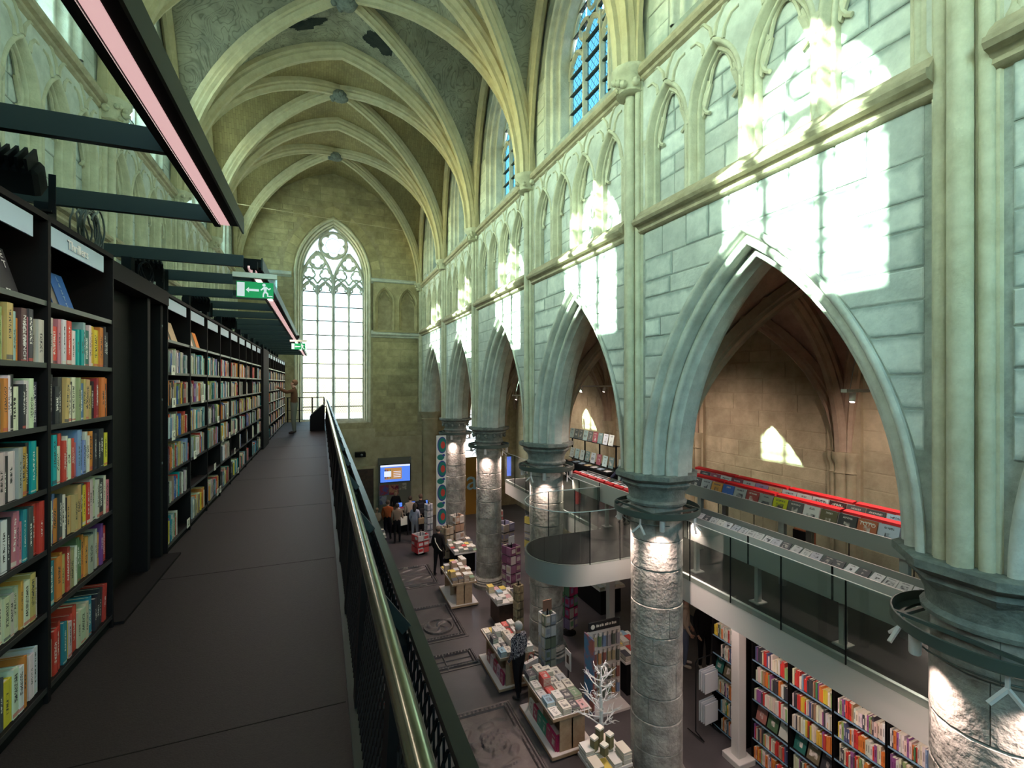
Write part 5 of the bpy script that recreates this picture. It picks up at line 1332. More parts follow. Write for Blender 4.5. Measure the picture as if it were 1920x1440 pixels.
# loudspeaker, extinguisher
t = thing('loudspeaker', 'wooden loudspeaker with black front on the mezzanine floor', 'loudspeaker', (8.6, 6.3, ZM))
mb = MB(); mb.bbox(-.12, .15, -.14, .14, 0, .5, .015); mb.build('cabinet', mat('walnut_veneer', (.18, .07, .03), .5, col2=(.12, .045, .02), scale=9), t)
mb = MB(); mb.box(-.14, -.118, -.13, .13, .02, .48); mb.build('grille', M['black'], t)
t = thing('fire_extinguisher', 'red fire extinguisher standing behind the mezzanine glass', 'extinguisher', (6.5, 11.3, ZM))
mb = MB(); mb.lathe([(.07, 0), (.08, .03), (.08, .42), (.05, .5), (.02, .53)], 14); mb.build('cylinder', M['red'], t, 40)
mb = MB(); mb.box(-.03, .06, -.02, .02, .53, .58); mb.tube([(.03, 0, .55), (.1, 0, .5), (.1, 0, .2)], .01, 6); mb.build('valve', M['black'], t)
# hanging light bars in the aisle
def light_bar(x, y, z, ln, along, label):
    t = thing('pendant_light', label, 'light', (x, y, z), 0, 'pendant light bars in the aisle')
    d = Vector((1, 0, 0)) if along == 'x' else Vector((0, 1, 0))
    mb = MB(); mb.bar(-d * ln / 2, d * ln / 2, .09, .05); mb.build('bar', M['grey_light'], t)
    for s_ in (-.4, .4):
        p = d * ln * s_
        mb = MB(); mb.tube([p, p * .3 + Vector((0, 0, 1.3))], .004, 5); mb.build('cable', M['grey_steel'], t)
    for s_ in (-.3, .28):
        p = d * ln * s_ + Vector((-.05, 0, -.03))
        mb = MB(); q = p + Vector((-.04, .05 * s_, -.14)); mb.tube([p, q], .042, 12); lp = mb.build('spot_lamp', M['lampw'], t, 50)
        mb = MB(); mb.tube([q, q + (q - p).normalized() * .006], .034, 12); mb.build('lens', M['lampon'], lp)
        light('lamp', 'SPOT', q, 210, PINK, q + (Vector((1.6, .2, -1.6)) if s_ > 0 else Vector((-.9, .2, -3))), .03, angle=130, blend=.8, parent=t).location = q + (q - p).normalized() * .02
light_bar(8.0, 4.75, 6.78, 1.3, 'x', 'pendant light bar seen through the near arch by the column')
light_bar(7.6, 9.3, 6.78, .9, 'x', 'small pendant light bar at the left side of the near arch')
light_bar(7.7, 12.3, 6.8, 1.4, 'x', 'pendant light bar hanging in the second arch')
light_bar(7.7, 17.5, 6.4, 1.2, 'x', 'distant pendant light bar in the far aisle')
# ---------------------------------------------------------------- lower bookcases under the mezzanine
SL = [.07, .43, .78, 1.14, 1.5, 1.86]
def low_case(y0, wd, label):
    t = thing('bookcase', label, 'bookcase', (7.3, y0, 0), 0, 'bookcases under the mezzanine')
    for y in (0.006, wd - .006):
        mb = MB(); mb.box(0, .3, y - .012, y + .012, 0, 2.3); mb.build('side_panel', M['shelf'], t)
    mb = MB(); mb.box(.3, .32, 0, wd, 0, 2.3); mb.build('back_panel', M['shelf'], t)
    mb = MB(); mb.box(0, .3, 0, wd, 2.28, 2.3); mb.build('top', M['shelf'], t)
    for z in SL:
        mb = MB(); mb.box(.006, .3, .018, wd - .018, z - .02, z); sh = mb.build('shelf', M['shelf'], t)
        mb = MB(); mb.box(.0, .006, .018, wd - .018, z - .022, z + .004); mb.build('label_strip', M['sign_strip'], sh)
    return t
M['sign_strip'] = mat('pale_blue_label_strip', (.18, .30, .42), .5)
lows = [(6.6, .7, 'narrow black bookcase behind the magazine stand under the mezzanine'), (5.62, .74, 'first black bookcase to the right of the grey steel post'), (4.88, .74, 'second bookcase past the grey post, with an orange mug'), (4.14, .74, 'third bookcase past the grey post, rows of red books'), (3.4, .74, 'fourth bookcase past the grey post, half behind the nearest column'), (2.66, .74, 'last lower bookcase hidden behind the nearest column')]
LP = [(.66, .6, .5)] * 5 + [(.7, .68, .6)] * 4 + [(.6, .55, .42)] * 3 + [(.6, .05, .04)] * 4 + [(.66, .2, .04)] * 2 + [(.06, .06, .07)] * 3 + [(.1, .12, .25), (.3, .1, .3), (.66, .5, .06), (.06, .22, .1), (.25, .4, .15), (.2, .35, .45), (.4, .25, .15)]
LCN = {(.66, .6, .5): 'cream', (.7, .68, .6): 'white', (.6, .55, .42): 'buff', (.6, .05, .04): 'red', (.66, .2, .04): 'orange', (.06, .06, .07): 'black', (.1, .12, .25): 'navy', (.3, .1, .3): 'purple', (.66, .5, .06): 'yellow', (.06, .22, .1): 'dark green', (.25, .4, .15): 'light green', (.2, .35, .45): 'blue', (.4, .25, .15): 'brown'}
rn = random.Random(99); lowrest = MB(); nlow = 0
pm = book_mesh(); pm.xform(Matrix.Diagonal((-1, 1, 1, 1))); _p = pm.build('paperback', [M['jacket2'] if 'jacket2' in M else M['jacket'], M['paper']]); PBME = _p.data; bpy.data.objects.remove(_p)
cnames = ['case behind the magazine stand', 'case beside the grey post', 'case with the orange mug', 'third case past the post']
for ci, (y0, wd, lab) in enumerate(lows):
    low_case(y0, wd, lab)
    for r in range(6):
        face = (ci == 1 and r == 2) or (ci == 2 and r == 2) or (ci == 0 and r == 3)
        z = SL[r]
        if face:
            for j in range(3):
                c = [(.03, .03, .035), (.12, .1, .06), (.02, .12, .1), (.45, .47, .42), (.06, .12, .06), (.3, .12, .1)][(j + ci * 3) % 6]
                o = sleeve((7.36, y0 + .14 + .23 * j, z + .0), .2, .27, c, 'book shown face out on the %s, %s from the near side' % (cnames[ci], nth(j)), .3, 'books shown face out downstairs', 'display_book', 'book')
            continue
        plan = row_plan(wd - .05, rn, .016, .036, .19, .27, LP, rn.choice((1, 1, .95, .75)))
        cnt = 0
        for (yy, t_, h, col) in plan:
            jj = tuple(c * rn.uniform(.85, 1.1) for c in col); dep = rn.uniform(.14, .2); xs = 7.3 + .012 + rn.uniform(0, .02)
            if ci in (1, 2) and r >= 1 and nlow < 240:
                o = place_book((xs, y0 + .022 + yy, z), (dep, t_, h), (0, 0, 0), jj, '%s paperback, %s in %s row, %s' % (LCN[col], nth(cnt), rowname[r], cnames[ci]), 'paperbacks in the lower bookcases', 'paperback', PBME); nlow += 1; cnt += 1
            else: stuff_book(lowrest, xs, y0 + .022 + yy, z, dep, t_, h, jj, 0, 1)
tag(lowrest.build('packed_paperbacks', M['vbook']), 'remaining upright books in the bookcases under the mezzanine', 'books', 'paperbacks in the lower bookcases', 'stuff')
M['mug'] = mat('orange_glaze', (.62, .33, .08), .35)
t = thing('mug', 'orange mug standing on a lower bookcase shelf', 'mug', (7.36, 4.97, SL[4]))
mb = MB(); mb.lathe([(.035, 0), (.042, .01), (.042, .1), (.036, .1), (.036, .02), (.0, .02)], 16); mb.build('cup', M['mug'], t, 40)
mb = MB(); mb.tube([(0, .04 + .03 * math.sin(a), .052 + .03 * math.cos(a)) for a in [PI * k / 6 for k in range(7)]], .007, 6); mb.build('handle', M['mug'], t, 60)
# strip lights under the mezzanine edge
t = thing('strip_light', 'linear lamp under the mezzanine washing the lower bookcases', 'light', (6.25, 0, 3.19))
mb = MB(); mb.box(-.04, .04, 2.0, 7.3, -.03, .03); mb.build('housing', M['grey_steel'], t)
mb = MB(); mb.box(-.03, .03, 2.05, 7.25, -.036, -.03); mb.build('diffuser', M['lampon'], t)
light('strip', 'AREA', (.02, 4.65, -.045), 58, PINK, None, .06, 5.2, parent=t).rotation_euler = (0, -.35, 0)
mb = MB()
# ================================================================== GROUND FLOOR
M['slab'] = mat('carved_bluestone_slab', (.16, .13, .125), .5, spec=.4, col2=(.10, .082, .08), scale=3, detail=7, bump=.25, bscale=40)
M['slabdark'] = mat('worn_dark_slab', (.09, .08, .08), .42, spec=.4, col2=(.06, .052, .052), scale=3, detail=7, bump=.2)
M['wood'] = mat('pale_plywood', (.42, .3, .19), .6, col2=(.34, .23, .14), scale=12)
M['tabletop'] = mat('white_table_laminate', (.62, .58, .55), .4)
M['darkwood'] = mat('dark_brown_wood', (.09, .05, .035), .5, col2=(.06, .035, .025), scale=8)
rn = random.Random(31)
def carved_slab(x0, x1, y0, y1, label, style, m):
    t = thing('tombstone', label, 'tombstone', ((x0 + x1) / 2, (y0 + y1) / 2, 0), 0, 'carved tombstones set in the floor')
    w_, l_ = x1 - x0, y1 - y0; nx, ny = 84, int(84 * l_ / w_)
    def h(u, v):      # carved relief height: border bands, scrolls, shield
        e = min(u, 1 - u, (v) * l_ / w_, (1 - v) * l_ / w_); z = .012
        return hh(u, v, e, z)
    def hh(u, v, e, z):
        K_ = 3.2
        return z + K_ * (h0(u, v, e, z) - z)
    def h0(u, v, e, z):
        if .03 < e < .05 or .10 < e < .115: return z + .014
        if .05 <= e <= .10: return z + .002 + .006 * (math.sin(u * 90) * math.sin(v * 90) > .2)
        if style == 0: a = 0
        cu, cv = (u - .5) * 2, (v - (.6 if style != 2 else .35)) * 2 * l_ / w_
        r = math.hypot(cu, cv); th = math.atan2(cv, cu)
        if style == 1:
            if r < .36: return z + .016 * (1 - r) + .006 * (math.sin(cu * 24) * math.sin(cv * 24) > 0)
            sw = math.sin(5 * th + 9 * r) + math.sin(3 * th - 14 * r) * .8
            return z + (.012 * max(0, min(1, sw)) if r < .95 else .001)
        if style == 2:
            if abs(r - .62) < .05: return z + .014
            if r < .58: return z + .010 * max(0, math.sin(4 * th + 8 * r) + .4 * math.sin(11 * cu))
            return z + (.006 if abs(v - .52) < .012 else 0)
        if style == 3: return z + (.008 if abs(u - .33) < .012 or abs(v - .5) < .015 else 0)
        return z + .010 * max(0, math.sin(7 * cu + 3 * math.sin(5 * cv)) * math.cos(6 * cv))
    mb = MB(); b = mb.add([(-w_ / 2 + w_ * i / nx, -l_ / 2 + l_ * j / ny, h(i / nx, j / ny) if 0 < i < nx and 0 < j < ny else 0) for i in range(nx + 1) for j in range(ny + 1)])
    for i in range(nx):
        for j in range(ny): k = b + i * (ny + 1) + j; mb.face((k, k + ny + 1, k + ny + 2, k + 1))
    mb.build('carved_face', m, t, 60)
    mb = MB()
    for (a0, a1, c0, c1) in ((-w_ / 2 - .04, w_ / 2 + .04, -l_ / 2 - .04, -l_ / 2), (-w_ / 2 - .04, w_ / 2 + .04, l_ / 2, l_ / 2 + .04), (-w_ / 2 - .04, -w_ / 2, -l_ / 2, l_ / 2), (w_ / 2, w_ / 2 + .04, -l_ / 2, l_ / 2)): mb.box(a0, a1, c0, c1, 0, .012)
    mb.build('border', m, t)
carved_slab(2.4, 3.78, 15.95, 17.8, 'dark carved tombstone farthest along the nave floor', 4, M['slabdark'])
carved_slab(2.45, 3.7, 12.4, 14.45, 'dark tombstone with a round carved medallion in the nave floor', 2, M['slabdark'])
carved_slab(2.45, 3.62, 11.05, 11.75, 'plain worn cracked tombstone strip in the nave floor', 3, M['slabdark'])
carved_slab(2.4, 3.75, 7.0, 9.5, 'large brown tombstone carved with a coat of arms beside the front table', 1, M['slab'])
# lying book: cover faces up, page block between
lb = MB(); lb.cur = 0; lb.box(0, 1, 0, 1, 0, .1); lb.box(0, 1, 0, 1, .9, 1); lb.box(0, .03, 0, 1, .1, .9); lb.cur = 1; lb.box(.03, .985, .015, .985, .1, .9)
_p = lb.build('stacked_book', [M['coverflat'], M['paper']]); LBM = _p.data; bpy.data.objects.remove(_p)
TP = [((.66, .64, .6), 'white')] * 5 + [((.6, .57, .5), 'cream')] * 4 + [((.5, .5, .5), 'grey')] * 2 + [((.06, .06, .07), 'black')] * 2 + [((.5, .06, .05), 'red')] * 2 + [((.6, .45, .1), 'ochre'), ((.25, .4, .5), 'blue'), ((.55, .32, .32), 'pink'), ((.66, .6, .5), 'buff'), ((.18, .27, .17), 'green')]
NT = {'n': 0}
def stack(x, y, z, w_, d_, n, th, label_where, single, mbst, rn, col=None, warm=False):
    c, nm = col or rn.choice(TP)
    for k in range(n):
        rz = rn.uniform(-.06, .06)
        if single and NT['n'] < 300:
            o = bpy.data.objects.new('stacked_book', LBM); COL.objects.link(o); o.location = (x, y, z + k * th); o.scale = (w_, d_, th * .96); o.rotation_euler = (0, 0, rz); o.color = (*c, 1)
            pos = 'top' if k == n - 1 else ('bottom' if k == 0 else '%s from the bottom' % nth(k)) ; 
            tag(o, '%s book, %s of its pile, %s' % (nm, pos if n > 1 else 'alone instead', label_where), 'book', 'piled books on the front tables'); NT['n'] += 1
            if n == 1: o['label'] = '%s book lying singly, %s' % (nm, label_where)
        else:
            s0 = len(mbst.v)
            mbst.col = c; mbst.box(0, w_, 0, d_, th * .82, th * .97); mbst.col = (.62, .58, .48) if not warm else (.5, .36, .24); mbst.box(.004, w_ - .003, .003, d_ - .003, 0, th * .82)
            mbst.xform(Matrix.Translation((x, y, z + k * th)) @ Matrix.Rotation(rz, 4, 'Z'), s0)
TST = MB()
def plinth_table(x0, x1, y0, y1, h, label):
    t = thing('book_table', label, 'table', (x0, y0, 0), 0, 'low plinth tables of books in the nave'); w_, l_ = x1 - x0, y1 - y0
    mb = MB(); mb.box(-.06, w_ + .06, -.06, l_ + .06, 0.04, .1); mb.build('base_shelf', M['tabletop'], t)
    mb = MB()
    for z in (.04, h - .05):
        e = .062 if z < .1 else .022
        mb.box(-e, w_ + e, -e - .004, -e, z, z + .055); mb.box(-e, w_ + e, l_ + e, l_ + e + .004, z, z + .055); mb.box(-e - .004, -e, -e, l_ + e, z, z + .055); mb.box(w_ + e, w_ + e + .004, -e, l_ + e, z, z + .055)
    mb.build('wood_edging', M['wood'], t)
    mb = MB(); mb.box(-.02, w_ + .02, -.02, l_ + .02, h - .05, h); mb.build('top', M['tabletop'], t)
    mb = MB(); mb.box(w_ * .5 - .015, w_ * .5 + .015, .0, l_, .1, h - .05); mb.build('partition', M['wood'], t)
    for f_ in (.0, .5, 1.0):
        mb = MB(); mb.box(.12, w_ - .12, l_ * f_ - .012 + (.012 if f_ == 0 else -.012 if f_ == 1 else 0), l_ * f_ + .012, .1, h - .05); mb.build('divider', M['wood'], t)
    mb = MB(); mb.box(.04, w_ - .04, .04, l_ - .04, 0, .04); mb.build('kick', M['black'], t)
    return t
def pile_table(x0, x1, y0, y1, z, rn, where, single, dens=.9, nmax=6, th=(.02, .034), tilt=False, warm=False):
    nr = max(1, int((y1 - y0) / .235)); nc = max(1, int((x1 - x0) / .155)); pr, pc = (y1 - y0) / nr, (x1 - x0) / nc
    for row in range(nr):
        for k in range(nc):
            if rn.random() < dens: stack(x0 + pc * k + .006, y0 + pr * row + .006, z, pc * rn.uniform(.82, .95), pr * rn.uniform(.82, .95), rn.randint(1, nmax), rn.uniform(*th), '%s pile of %s row, %s' % (nth(k), nth(row), where), single, TST, rn, warm=warm)
# front tables
plinth_table(3.95, 4.72, 7.72, 9.12, .75, 'front white book table beside the large tombstone')
pile_table(3.95, 4.72, 7.72, 9.12, .75, random.Random(4), 'front table', True, .97, 7)
plinth_table(3.72, 4.52, 9.86, 11.2, .75, 'white book table where the woman in the speckled jacket stands')
pile_table(3.72, 4.52, 9.86, 11.2, .75, random.Random(9), 'woman\'s table', True, .92, 6)
plinth_table(3.72, 4.46, 14.02, 15.5, .75, 'farther white book table with wood coloured boxes')
pile_table(3.72, 4.46, 14.02, 15.5, .75, random.Random(12), 'far', False, .95, 8, (.03, .045), warm=True)
# boxed books in the lower shelves of the front tables
def boxed(x, y, c, label, rz=0, sz=(.05, .2, .26)):
    o = sleeve((x, y, .1), sz[1], sz[2], c, label, .0, 'books on the lower shelves of the tables', 'display_book', 'book'); o.scale = (3.5, sz[1], sz[2]); o.rotation_euler = (0, .06, rz); return o
for k in range(6):
    boxed(4.02, 7.86 + .2 * k, [(.35, .02, .08), (.35, .02, .08), (.02, .2, .13), (.02, .2, .13), (.3, .02, .06), (.5, .5, .45)][k], '%s boxed book on the long side of the front table, %s along' % (['crimson', 'crimson', 'green', 'green', 'dark red', 'pale'][k], nth(k)))
for k in range(2):
    boxed(4.15 + .34 * k, 7.76, [(.35, .02, .08), (.45, .5, .38)][k], ['crimson boxed book at the end of the front table', 'green flowered box at the end of the front table'][k], PI / 2, (.05, .24, .28))
for k in range(5):
    boxed(3.80, 10.0 + .22 * k, [(.3, .03, .08), (.45, .3, .35), (.3, .03, .06), (.5, .45, .45), (.25, .1, .1)][k], '%s book on the lower shelf of the woman\'s table, %s along' % (['crimson', 'rose', 'dark red', 'pale', 'maroon'][k], nth(k)))
# further tables
def simple_table(x0, x1, y0, y1, h, label, m):
    t = thing('display_table', label, 'table', (x0, y0, 0), 0, 'other book tables'); w_, l_ = x1 - x0, y1 - y0
    mb = MB(); mb.bbox(0, w_, 0, l_, h - .05, h, .008); mb.build('top', M['tabletop'], t)
    mb = MB(); mb.box(.1, w_ - .1, .1, l_ - .1, 0, h - .05); mb.build('pedestal', m, t)
    return t
for k, (a, lab, m, dn) in enumerate((((4.55, 5.3, 12.35, 13.3, .72), 'small dark wooden table of games in front of the slender far column', M['darkwood'], .8), ((4.45, 5.35, 16.5, 17.7, .75), 'dark table of white books beside the man with the shoulder strap', M['black'], .95), ((7.6, 8.5, 11.9, 13.7, .8), 'long dark table of colourful books under the mezzanine', M['black'], .95),
      ((6.15, 7.0, 8.6, 9.7, .8), 'white topped bargain table behind the hanging goods stand', M['black'], .97), ((.75, 1.5, 9.2, 11.4, .75), 'book table half hidden behind the gallery railing', M['black'], .95), ((.8, 1.55, 12.2, 14.0, .75), 'second book table behind the gallery railing', M['black'], .9), ((1.0, 1.7, 15.4, 16.8, .75), 'third book table behind the gallery railing', M['black'], .9), ((2.05, 2.4, 19.2, 20.0, .8), 'small far table by the gallery railing with red books', M['black'], .95), ((4.0, 4.72, 6.4, 6.95, .7), 'table of small boxes at the foot of the white tree', M['wood'], 1.0))):
    simple_table(*a, lab, m)
    pile_table(a[0], a[1], a[2], a[3], a[4], random.Random(60 + k), '', False, dn, 5, (.02, .04))
# tree-side boxes
for k, (x, y, hh) in enumerate(((4.2, 6.75, .18), (4.35, 6.82, .26), (4.47, 6.7, .2), (4.3, 6.6, .14))):
    t = thing('gift_box', 'olive gift box with pale lid at the foot of the white tree, %s' % nth(k), 'box', (x, y, .82), .3, 'gift boxes'); mb = MB(); mb.bbox(-.05, .05, -.05, .05, 0, hh, .004); mb.build('box', mat('olive_box%d' % k, (.16, .15, .07), .6), t)
    mb = MB(); mb.box(-.053, .053, -.053, .053, hh, hh + .03); mb.build('lid', M['cardw'], t)
# ---------------------------------------------------------------- white twig tree
def twig_tree():
    t = thing('twig_tree', 'bare white decorative twig tree in front of the nearest full column', 'tree', (4.62, 7.2, 0)); rn = random.Random(15)
    mb = MB(); mb.tube([(0, 0, 0), (.0, .005, .5), (.01, 0, 1.0), (0, .01, 1.5), (.01, 0, 1.85)], [.055, .045, .034, .022, .01], 8); mb.build('trunk', M['white'], t, 60)
    for k in range(22):
        z = .75 + 1.1 * k / 22; a = k * 2.4 + rn.uniform(-.3, .3); L_ = (.42 - .2 * (z - .75) / 1.1) * rn.uniform(.8, 1.15)
        b = MB(); p0 = Vector((0, 0, z)); d = Vector((math.cos(a), math.sin(a), .45)).normalized(); p1 = p0 + d * L_ * .5; p2 = p1 + (d + Vector((rn.uniform(-.3, .3), rn.uniform(-.3, .3), .2))).normalized() * L_ * .5
        b.tube([p0, p1, p2], [.014, .01, .005], 5)
        for q in range(5):
            f_ = rn.uniform(.35, 1); s_ = p0.lerp(p2, f_); e = s_ + (d + Vector((rn.uniform(-1, 1), rn.uniform(-1, 1), rn.uniform(-.4, .7)))).normalized() * L_ * rn.uniform(.3, .5); mid = s_.lerp(e, .5) + Vector((0, 0, rn.uniform(-.02, .04)))
            b.tube([s_, mid, e], [.008, .006, .003], 4)
        b.build('branch', M['white'], t, 60)
    mb = MB(); mb.lathe([(.16, 0), (.16, .02), (.05, .04)], 16); mb.build('foot', M['white'], t, 40)
twig_tree()
# ---------------------------------------------------------------- stands and spinners
def spinner(x, y, tiers, wd, h0, dh, pal, label, sides=4, top=None, rz=.35):
    t = thing('card_spinner', label, 'rack', (x, y, 0), rz, 'revolving racks'); rn = random.Random(int(x * 100 + y))
    mb = MB(); mb.lathe([(.2, 0), (.2, .02), (.03, .05), (.018, .06), (.018, h0 + tiers * dh + .05), (.0, h0 + tiers * dh + .06)], 14); mb.build('pole', M['black'], t, 40)
    for k in range(tiers):
        z = h0 + dh * k
        mb = MB(); r = wd / 2
        mb.box(-r, r, -r, r, z - .012, z); tt = mb.build('tier', M['black'], t)
        for s_ in range(4):
            for j in range(2):
                a = s_ * PI / 2; c = MB(); c.col = rn.choice(pal); c.box(-.5 * wd + .01 + j * wd / 2, -.01 + j * wd / 2, -r - .012, -r + .03, 0, dh * .86)
                c.col = rn.choice(pal); c.box(-.5 * wd + .03 + j * wd / 2, -.03 + j * wd / 2, -r - .014, -r - .012, dh * .25, dh * .7)
                c.xform(Matrix.Translation((0, 0, z)) @ Matrix.Rotation(a, 4, 'Z')); c.build('card_pack', M['vbook'], tt)
    if top:
        mb = MB(); mb.col = top; mb.box(-.12, .12, -.01, .01, h0 + tiers * dh, h0 + tiers * dh + .26); mb.build('header', M['vbook'], t)
GRY = [(.6, .58, .55), (.45, .45, .45), (.3, .32, .35), (.5, .45, .35), (.2, .22, .15)]
spinner(5.0, 10.12, 5, .3, .12, .27, GRY, 'tall grey calendar spinner in front of the column behind the balcony', top=(.3, .17, .12), rz=.1)
spinner(5.0, 11.9, 6, .2, .1, .22, [(.3, .24, .14), (.4, .33, .2), (.16, .13, .08)], 'slim tower of wooden boxes beside the column', rz=.2)
spinner(5.6, 13.9, 6, .42, .1, .28, [(.17, .06, .12), (.24, .11, .19), (.5, .45, .45), (.4, .35, .28)], 'rack of purple toys and gift bags between two columns', top=(.5, .52, .55))
spinner(6.15, 15.9, 6, .5, .1, .3, [(.3, .3, .4), (.5, .48, .45), (.2, .2, .3), (.4, .35, .3)], 'crowded grey blue postcard spinner past the slender column')
spinner(5.0, 18.2, 5, .4, .1, .32, [(.35, .22, .15), (.45, .4, .35), (.6, .55, .5)], 'postcard spinner in front of the farthest column')
spinner(4.55, 17.95, 4, .34, .15, .3, [(.33, .25, .17), (.25, .18, .12), (.4, .33, .25)], 'stand of brown leather bags by the farthest column')
spinner(4.25, 20.0, 6, .26, .1, .28, [(.5, .5, .52), (.35, .35, .4), (.6, .6, .6)], 'narrow pale spinner beside the printed banner')
spinner(6.9, 14.4, 5, .6, .1, .28, [(.4, .35, .3), (.55, .5, .48), (.3, .3, .32), (.6, .5, .1)], 'wide rack of stationery beneath the mezzanine end')
spinner(6.35, 11.5, 4, .34, .2, .3, [(.35, .03, .1), (.1, .22, .12), (.4, .35, .3), (.2, .15, .25)], 'stand of pink and green gifts below the mezzanine')
spinner(5.85, 17.4, 6, .4, .1, .28, [(.4, .35, .3), (.55, .5, .48), (.25, .25, .3)], 'grey postcard spinner behind the slender far column')
spinner(6.7, 18.7, 5, .6, .1, .3, [(.3, .28, .26), (.5, .45, .4), (.45, .1, .1)], 'broad rack of gifts in the far aisle')
spinner(5.45, 20.9, 5, .5, .1, .3, [(.5, .48, .46), (.35, .3, .28), (.2, .25, .35)], 'magazine spinner behind the farthest column')
spinner(7.6, 16.2, 6, .7, .1, .3, [(.3, .3, .3), (.5, .45, .4), (.55, .45, .08), (.2, .2, .25)], 'tall stationery rack at the end of the mezzanine')
spinner(3.72, 19.1, 3, .5, .1, .24, [(.6, .05, .06), (.62, .6, .6), (.55, .1, .1)], 'red and white trolley display behind the man with the strap')
# hanging goods stand
t = thing('goods_stand', 'tall pegboard stand of hanging socks with a black header sign', 'stand', (5.2, 8.66, 0))
mb = MB(); mb.box(0, .85, 0, .03, .05, 1.6); mb.build('pegboard', M['grey_light'], t)
mb = MB(); mb.box(-.03, .0, -.32, .04, .02, 1.62); mb.build('printed_side', mat('blue_print_panel', (.07, .2, .36), .5, col2=(.35, .12, .1), scale=2.2, contrast=(.45, .55)), t)
mb = MB(); mb.box(-.03, .88, -.34, .05, 0, .05); mb.build('foot', M['tabletop'], t)
mb = MB(); mb.box(.06, .82, -.01, .03, 1.62, 1.8); hs = mb.build('header', M['ink'], t)
mb = MB()
for k, w_ in enumerate((.03, .022, .026, .03, .012, .034, .024, .028, .02, .03, .026, .024)):
    x_ = .24 + .043 * k; mb.box(x_, x_ + w_, -.0125, -.0105, 1.69, 1.735 if k % 3 else 1.745)
mb.build('header_lettering', M['cardw'], t)
mb = MB(); mb.lathe([(.0, 0), (.05, 0), (.05, .004), (0, .004)], 16); mb.xform(Matrix.Translation((.15, -.012, 1.71)) @ Matrix.Rotation(PI / 2, 4, 'X')); mb.build('emblem', M['cardw'], t)
rn = random.Random(23)
for r in range(4):
    for k in range(7):
        o = MB(); c = rn.choice([(.5, .25, .1), (.3, .3, .33), (.1, .12, .1), (.15, .22, .35), (.12, .2, .1), (.25, .1, .08), (.4, .35, .2)])
        h_ = rn.uniform(.2, .27); o.col = c; o.bbox(-.04, .04, -.035, .0, -h_, 0, .01); o.col = (.6, .55, .5); o.box(-.022, .022, -.04, -.0, .0, .06)
        g = tag(o.build('hanging_pack', M['vbook']), '%s pack hanging in the %s row of the pegboard stand, %s along' % ('small', nth(r), nth(k)), 'pack', 'packs hanging on the pegboard'); g.location = (5.28 + .115 * k, 8.65, 1.5 - .36 * r)
# white easel price card on front table
t = thing('price_card', 'white framed picture card standing at the back of the front table', 'card', (4.95, 9.0, 0)); mb = MB(); mb.box(-.01, .01, -.12, .12, .72, 1.12); mb.build('card', M['tabletop'], t); mb = MB(); mb.box(-.013, -.01, -.05, .05, .85, 1.02); mb.build('picture', M['darkwood'], t); mb = MB(); mb.tube([(0, 0, 0), (0, 0, .74)], .012, 8); mb.lathe([(.12, 0), (.12, .015), (.01, .02)], 14); mb.build('stem', M['black'], t)
# newspaper stand
t = thing('magazine_stand', 'black wire stand of newspapers on castors beside the column', 'stand', (7.0, 7.2, 0), .1)
mb = MB()
for s_ in (-.24, .24): mb.tube([(s_, -.2, .05), (s_, 0, .12), (s_, 0, 1.45)], .012, 8)
mb.tube([(-.24, 0, 1.45), (-.2, 0, 1.5), (.2, 0, 1.5), (.24, 0, 1.45)], .012, 8); mb.tube([(-.24, -.2, .05), (-.24, .2, .05)], .01, 6); mb.tube([(.24, -.2, .05), (.24, .2, .05)], .01, 6); mb.build('frame', M['black'], t, 60)
for z in (.35, .95):
    for j in range(4):
        c = MB(); c.col = (.55, .55, .56) if j % 2 else (.4, .42, .45); c.box(-.21 + .02 * j, .19 + .005 * j, -.06 - .03 * j, -.045 - .03 * j, z - .02 * j, z + .38 - .02 * j); c.build('newspaper_bundle', M['vbook'], t)
# banner
t = thing('hanging_banner', 'long white banner with teal and red roundels beside the farthest column', 'banner', (4.57, 19.05, 0))
mb = MB(); mb.box(-.2, .2, -.004, .004, .95, 4.75); mb.build('cloth', M['white'], t)
BT, BRD, BB = mat('banner_teal', (.02, .2, .17), .7), mat('banner_red', (.6, .07, .05), .7), mat('banner_blue', (.05, .07, .3), .7)
for k in range(4):
    z = 4.35 - .98 * k
    def disc(cx, cz, rx, rz_, m, y, nm):
        mb = MB(); pts = [(cx + rx * math.cos(a), cz + rz_ * math.sin(a)) for a in [2 * PI * i / 24 for i in range(24)]]; pts = [(max(-.2, min(.2, a)), b) for a, b in pts]
        b0 = mb.add([(a, y, b) for a, b in pts]); mb.face(range(b0, b0 + 24)); mb.build(nm, m, t)
    disc(.04, z, .2, .34, BB, -.0055, 'roundel_ring'); disc(.05, z, .17, .29, BT, -.0065, 'roundel'); disc(.07, z, .09, .15, BRD, -.0075, 'roundel_heart'); disc(-.02, z - .5, .15, .12, BT, -.006, 'leaf'); disc(.1, z - .42, .06, .05, BB, -.007, 'leaf')
mb = MB(); mb.tube([(-.22, 0, 4.76), (.22, 0, 4.76)], .012, 8); mb.build('rod', M['black'], t)
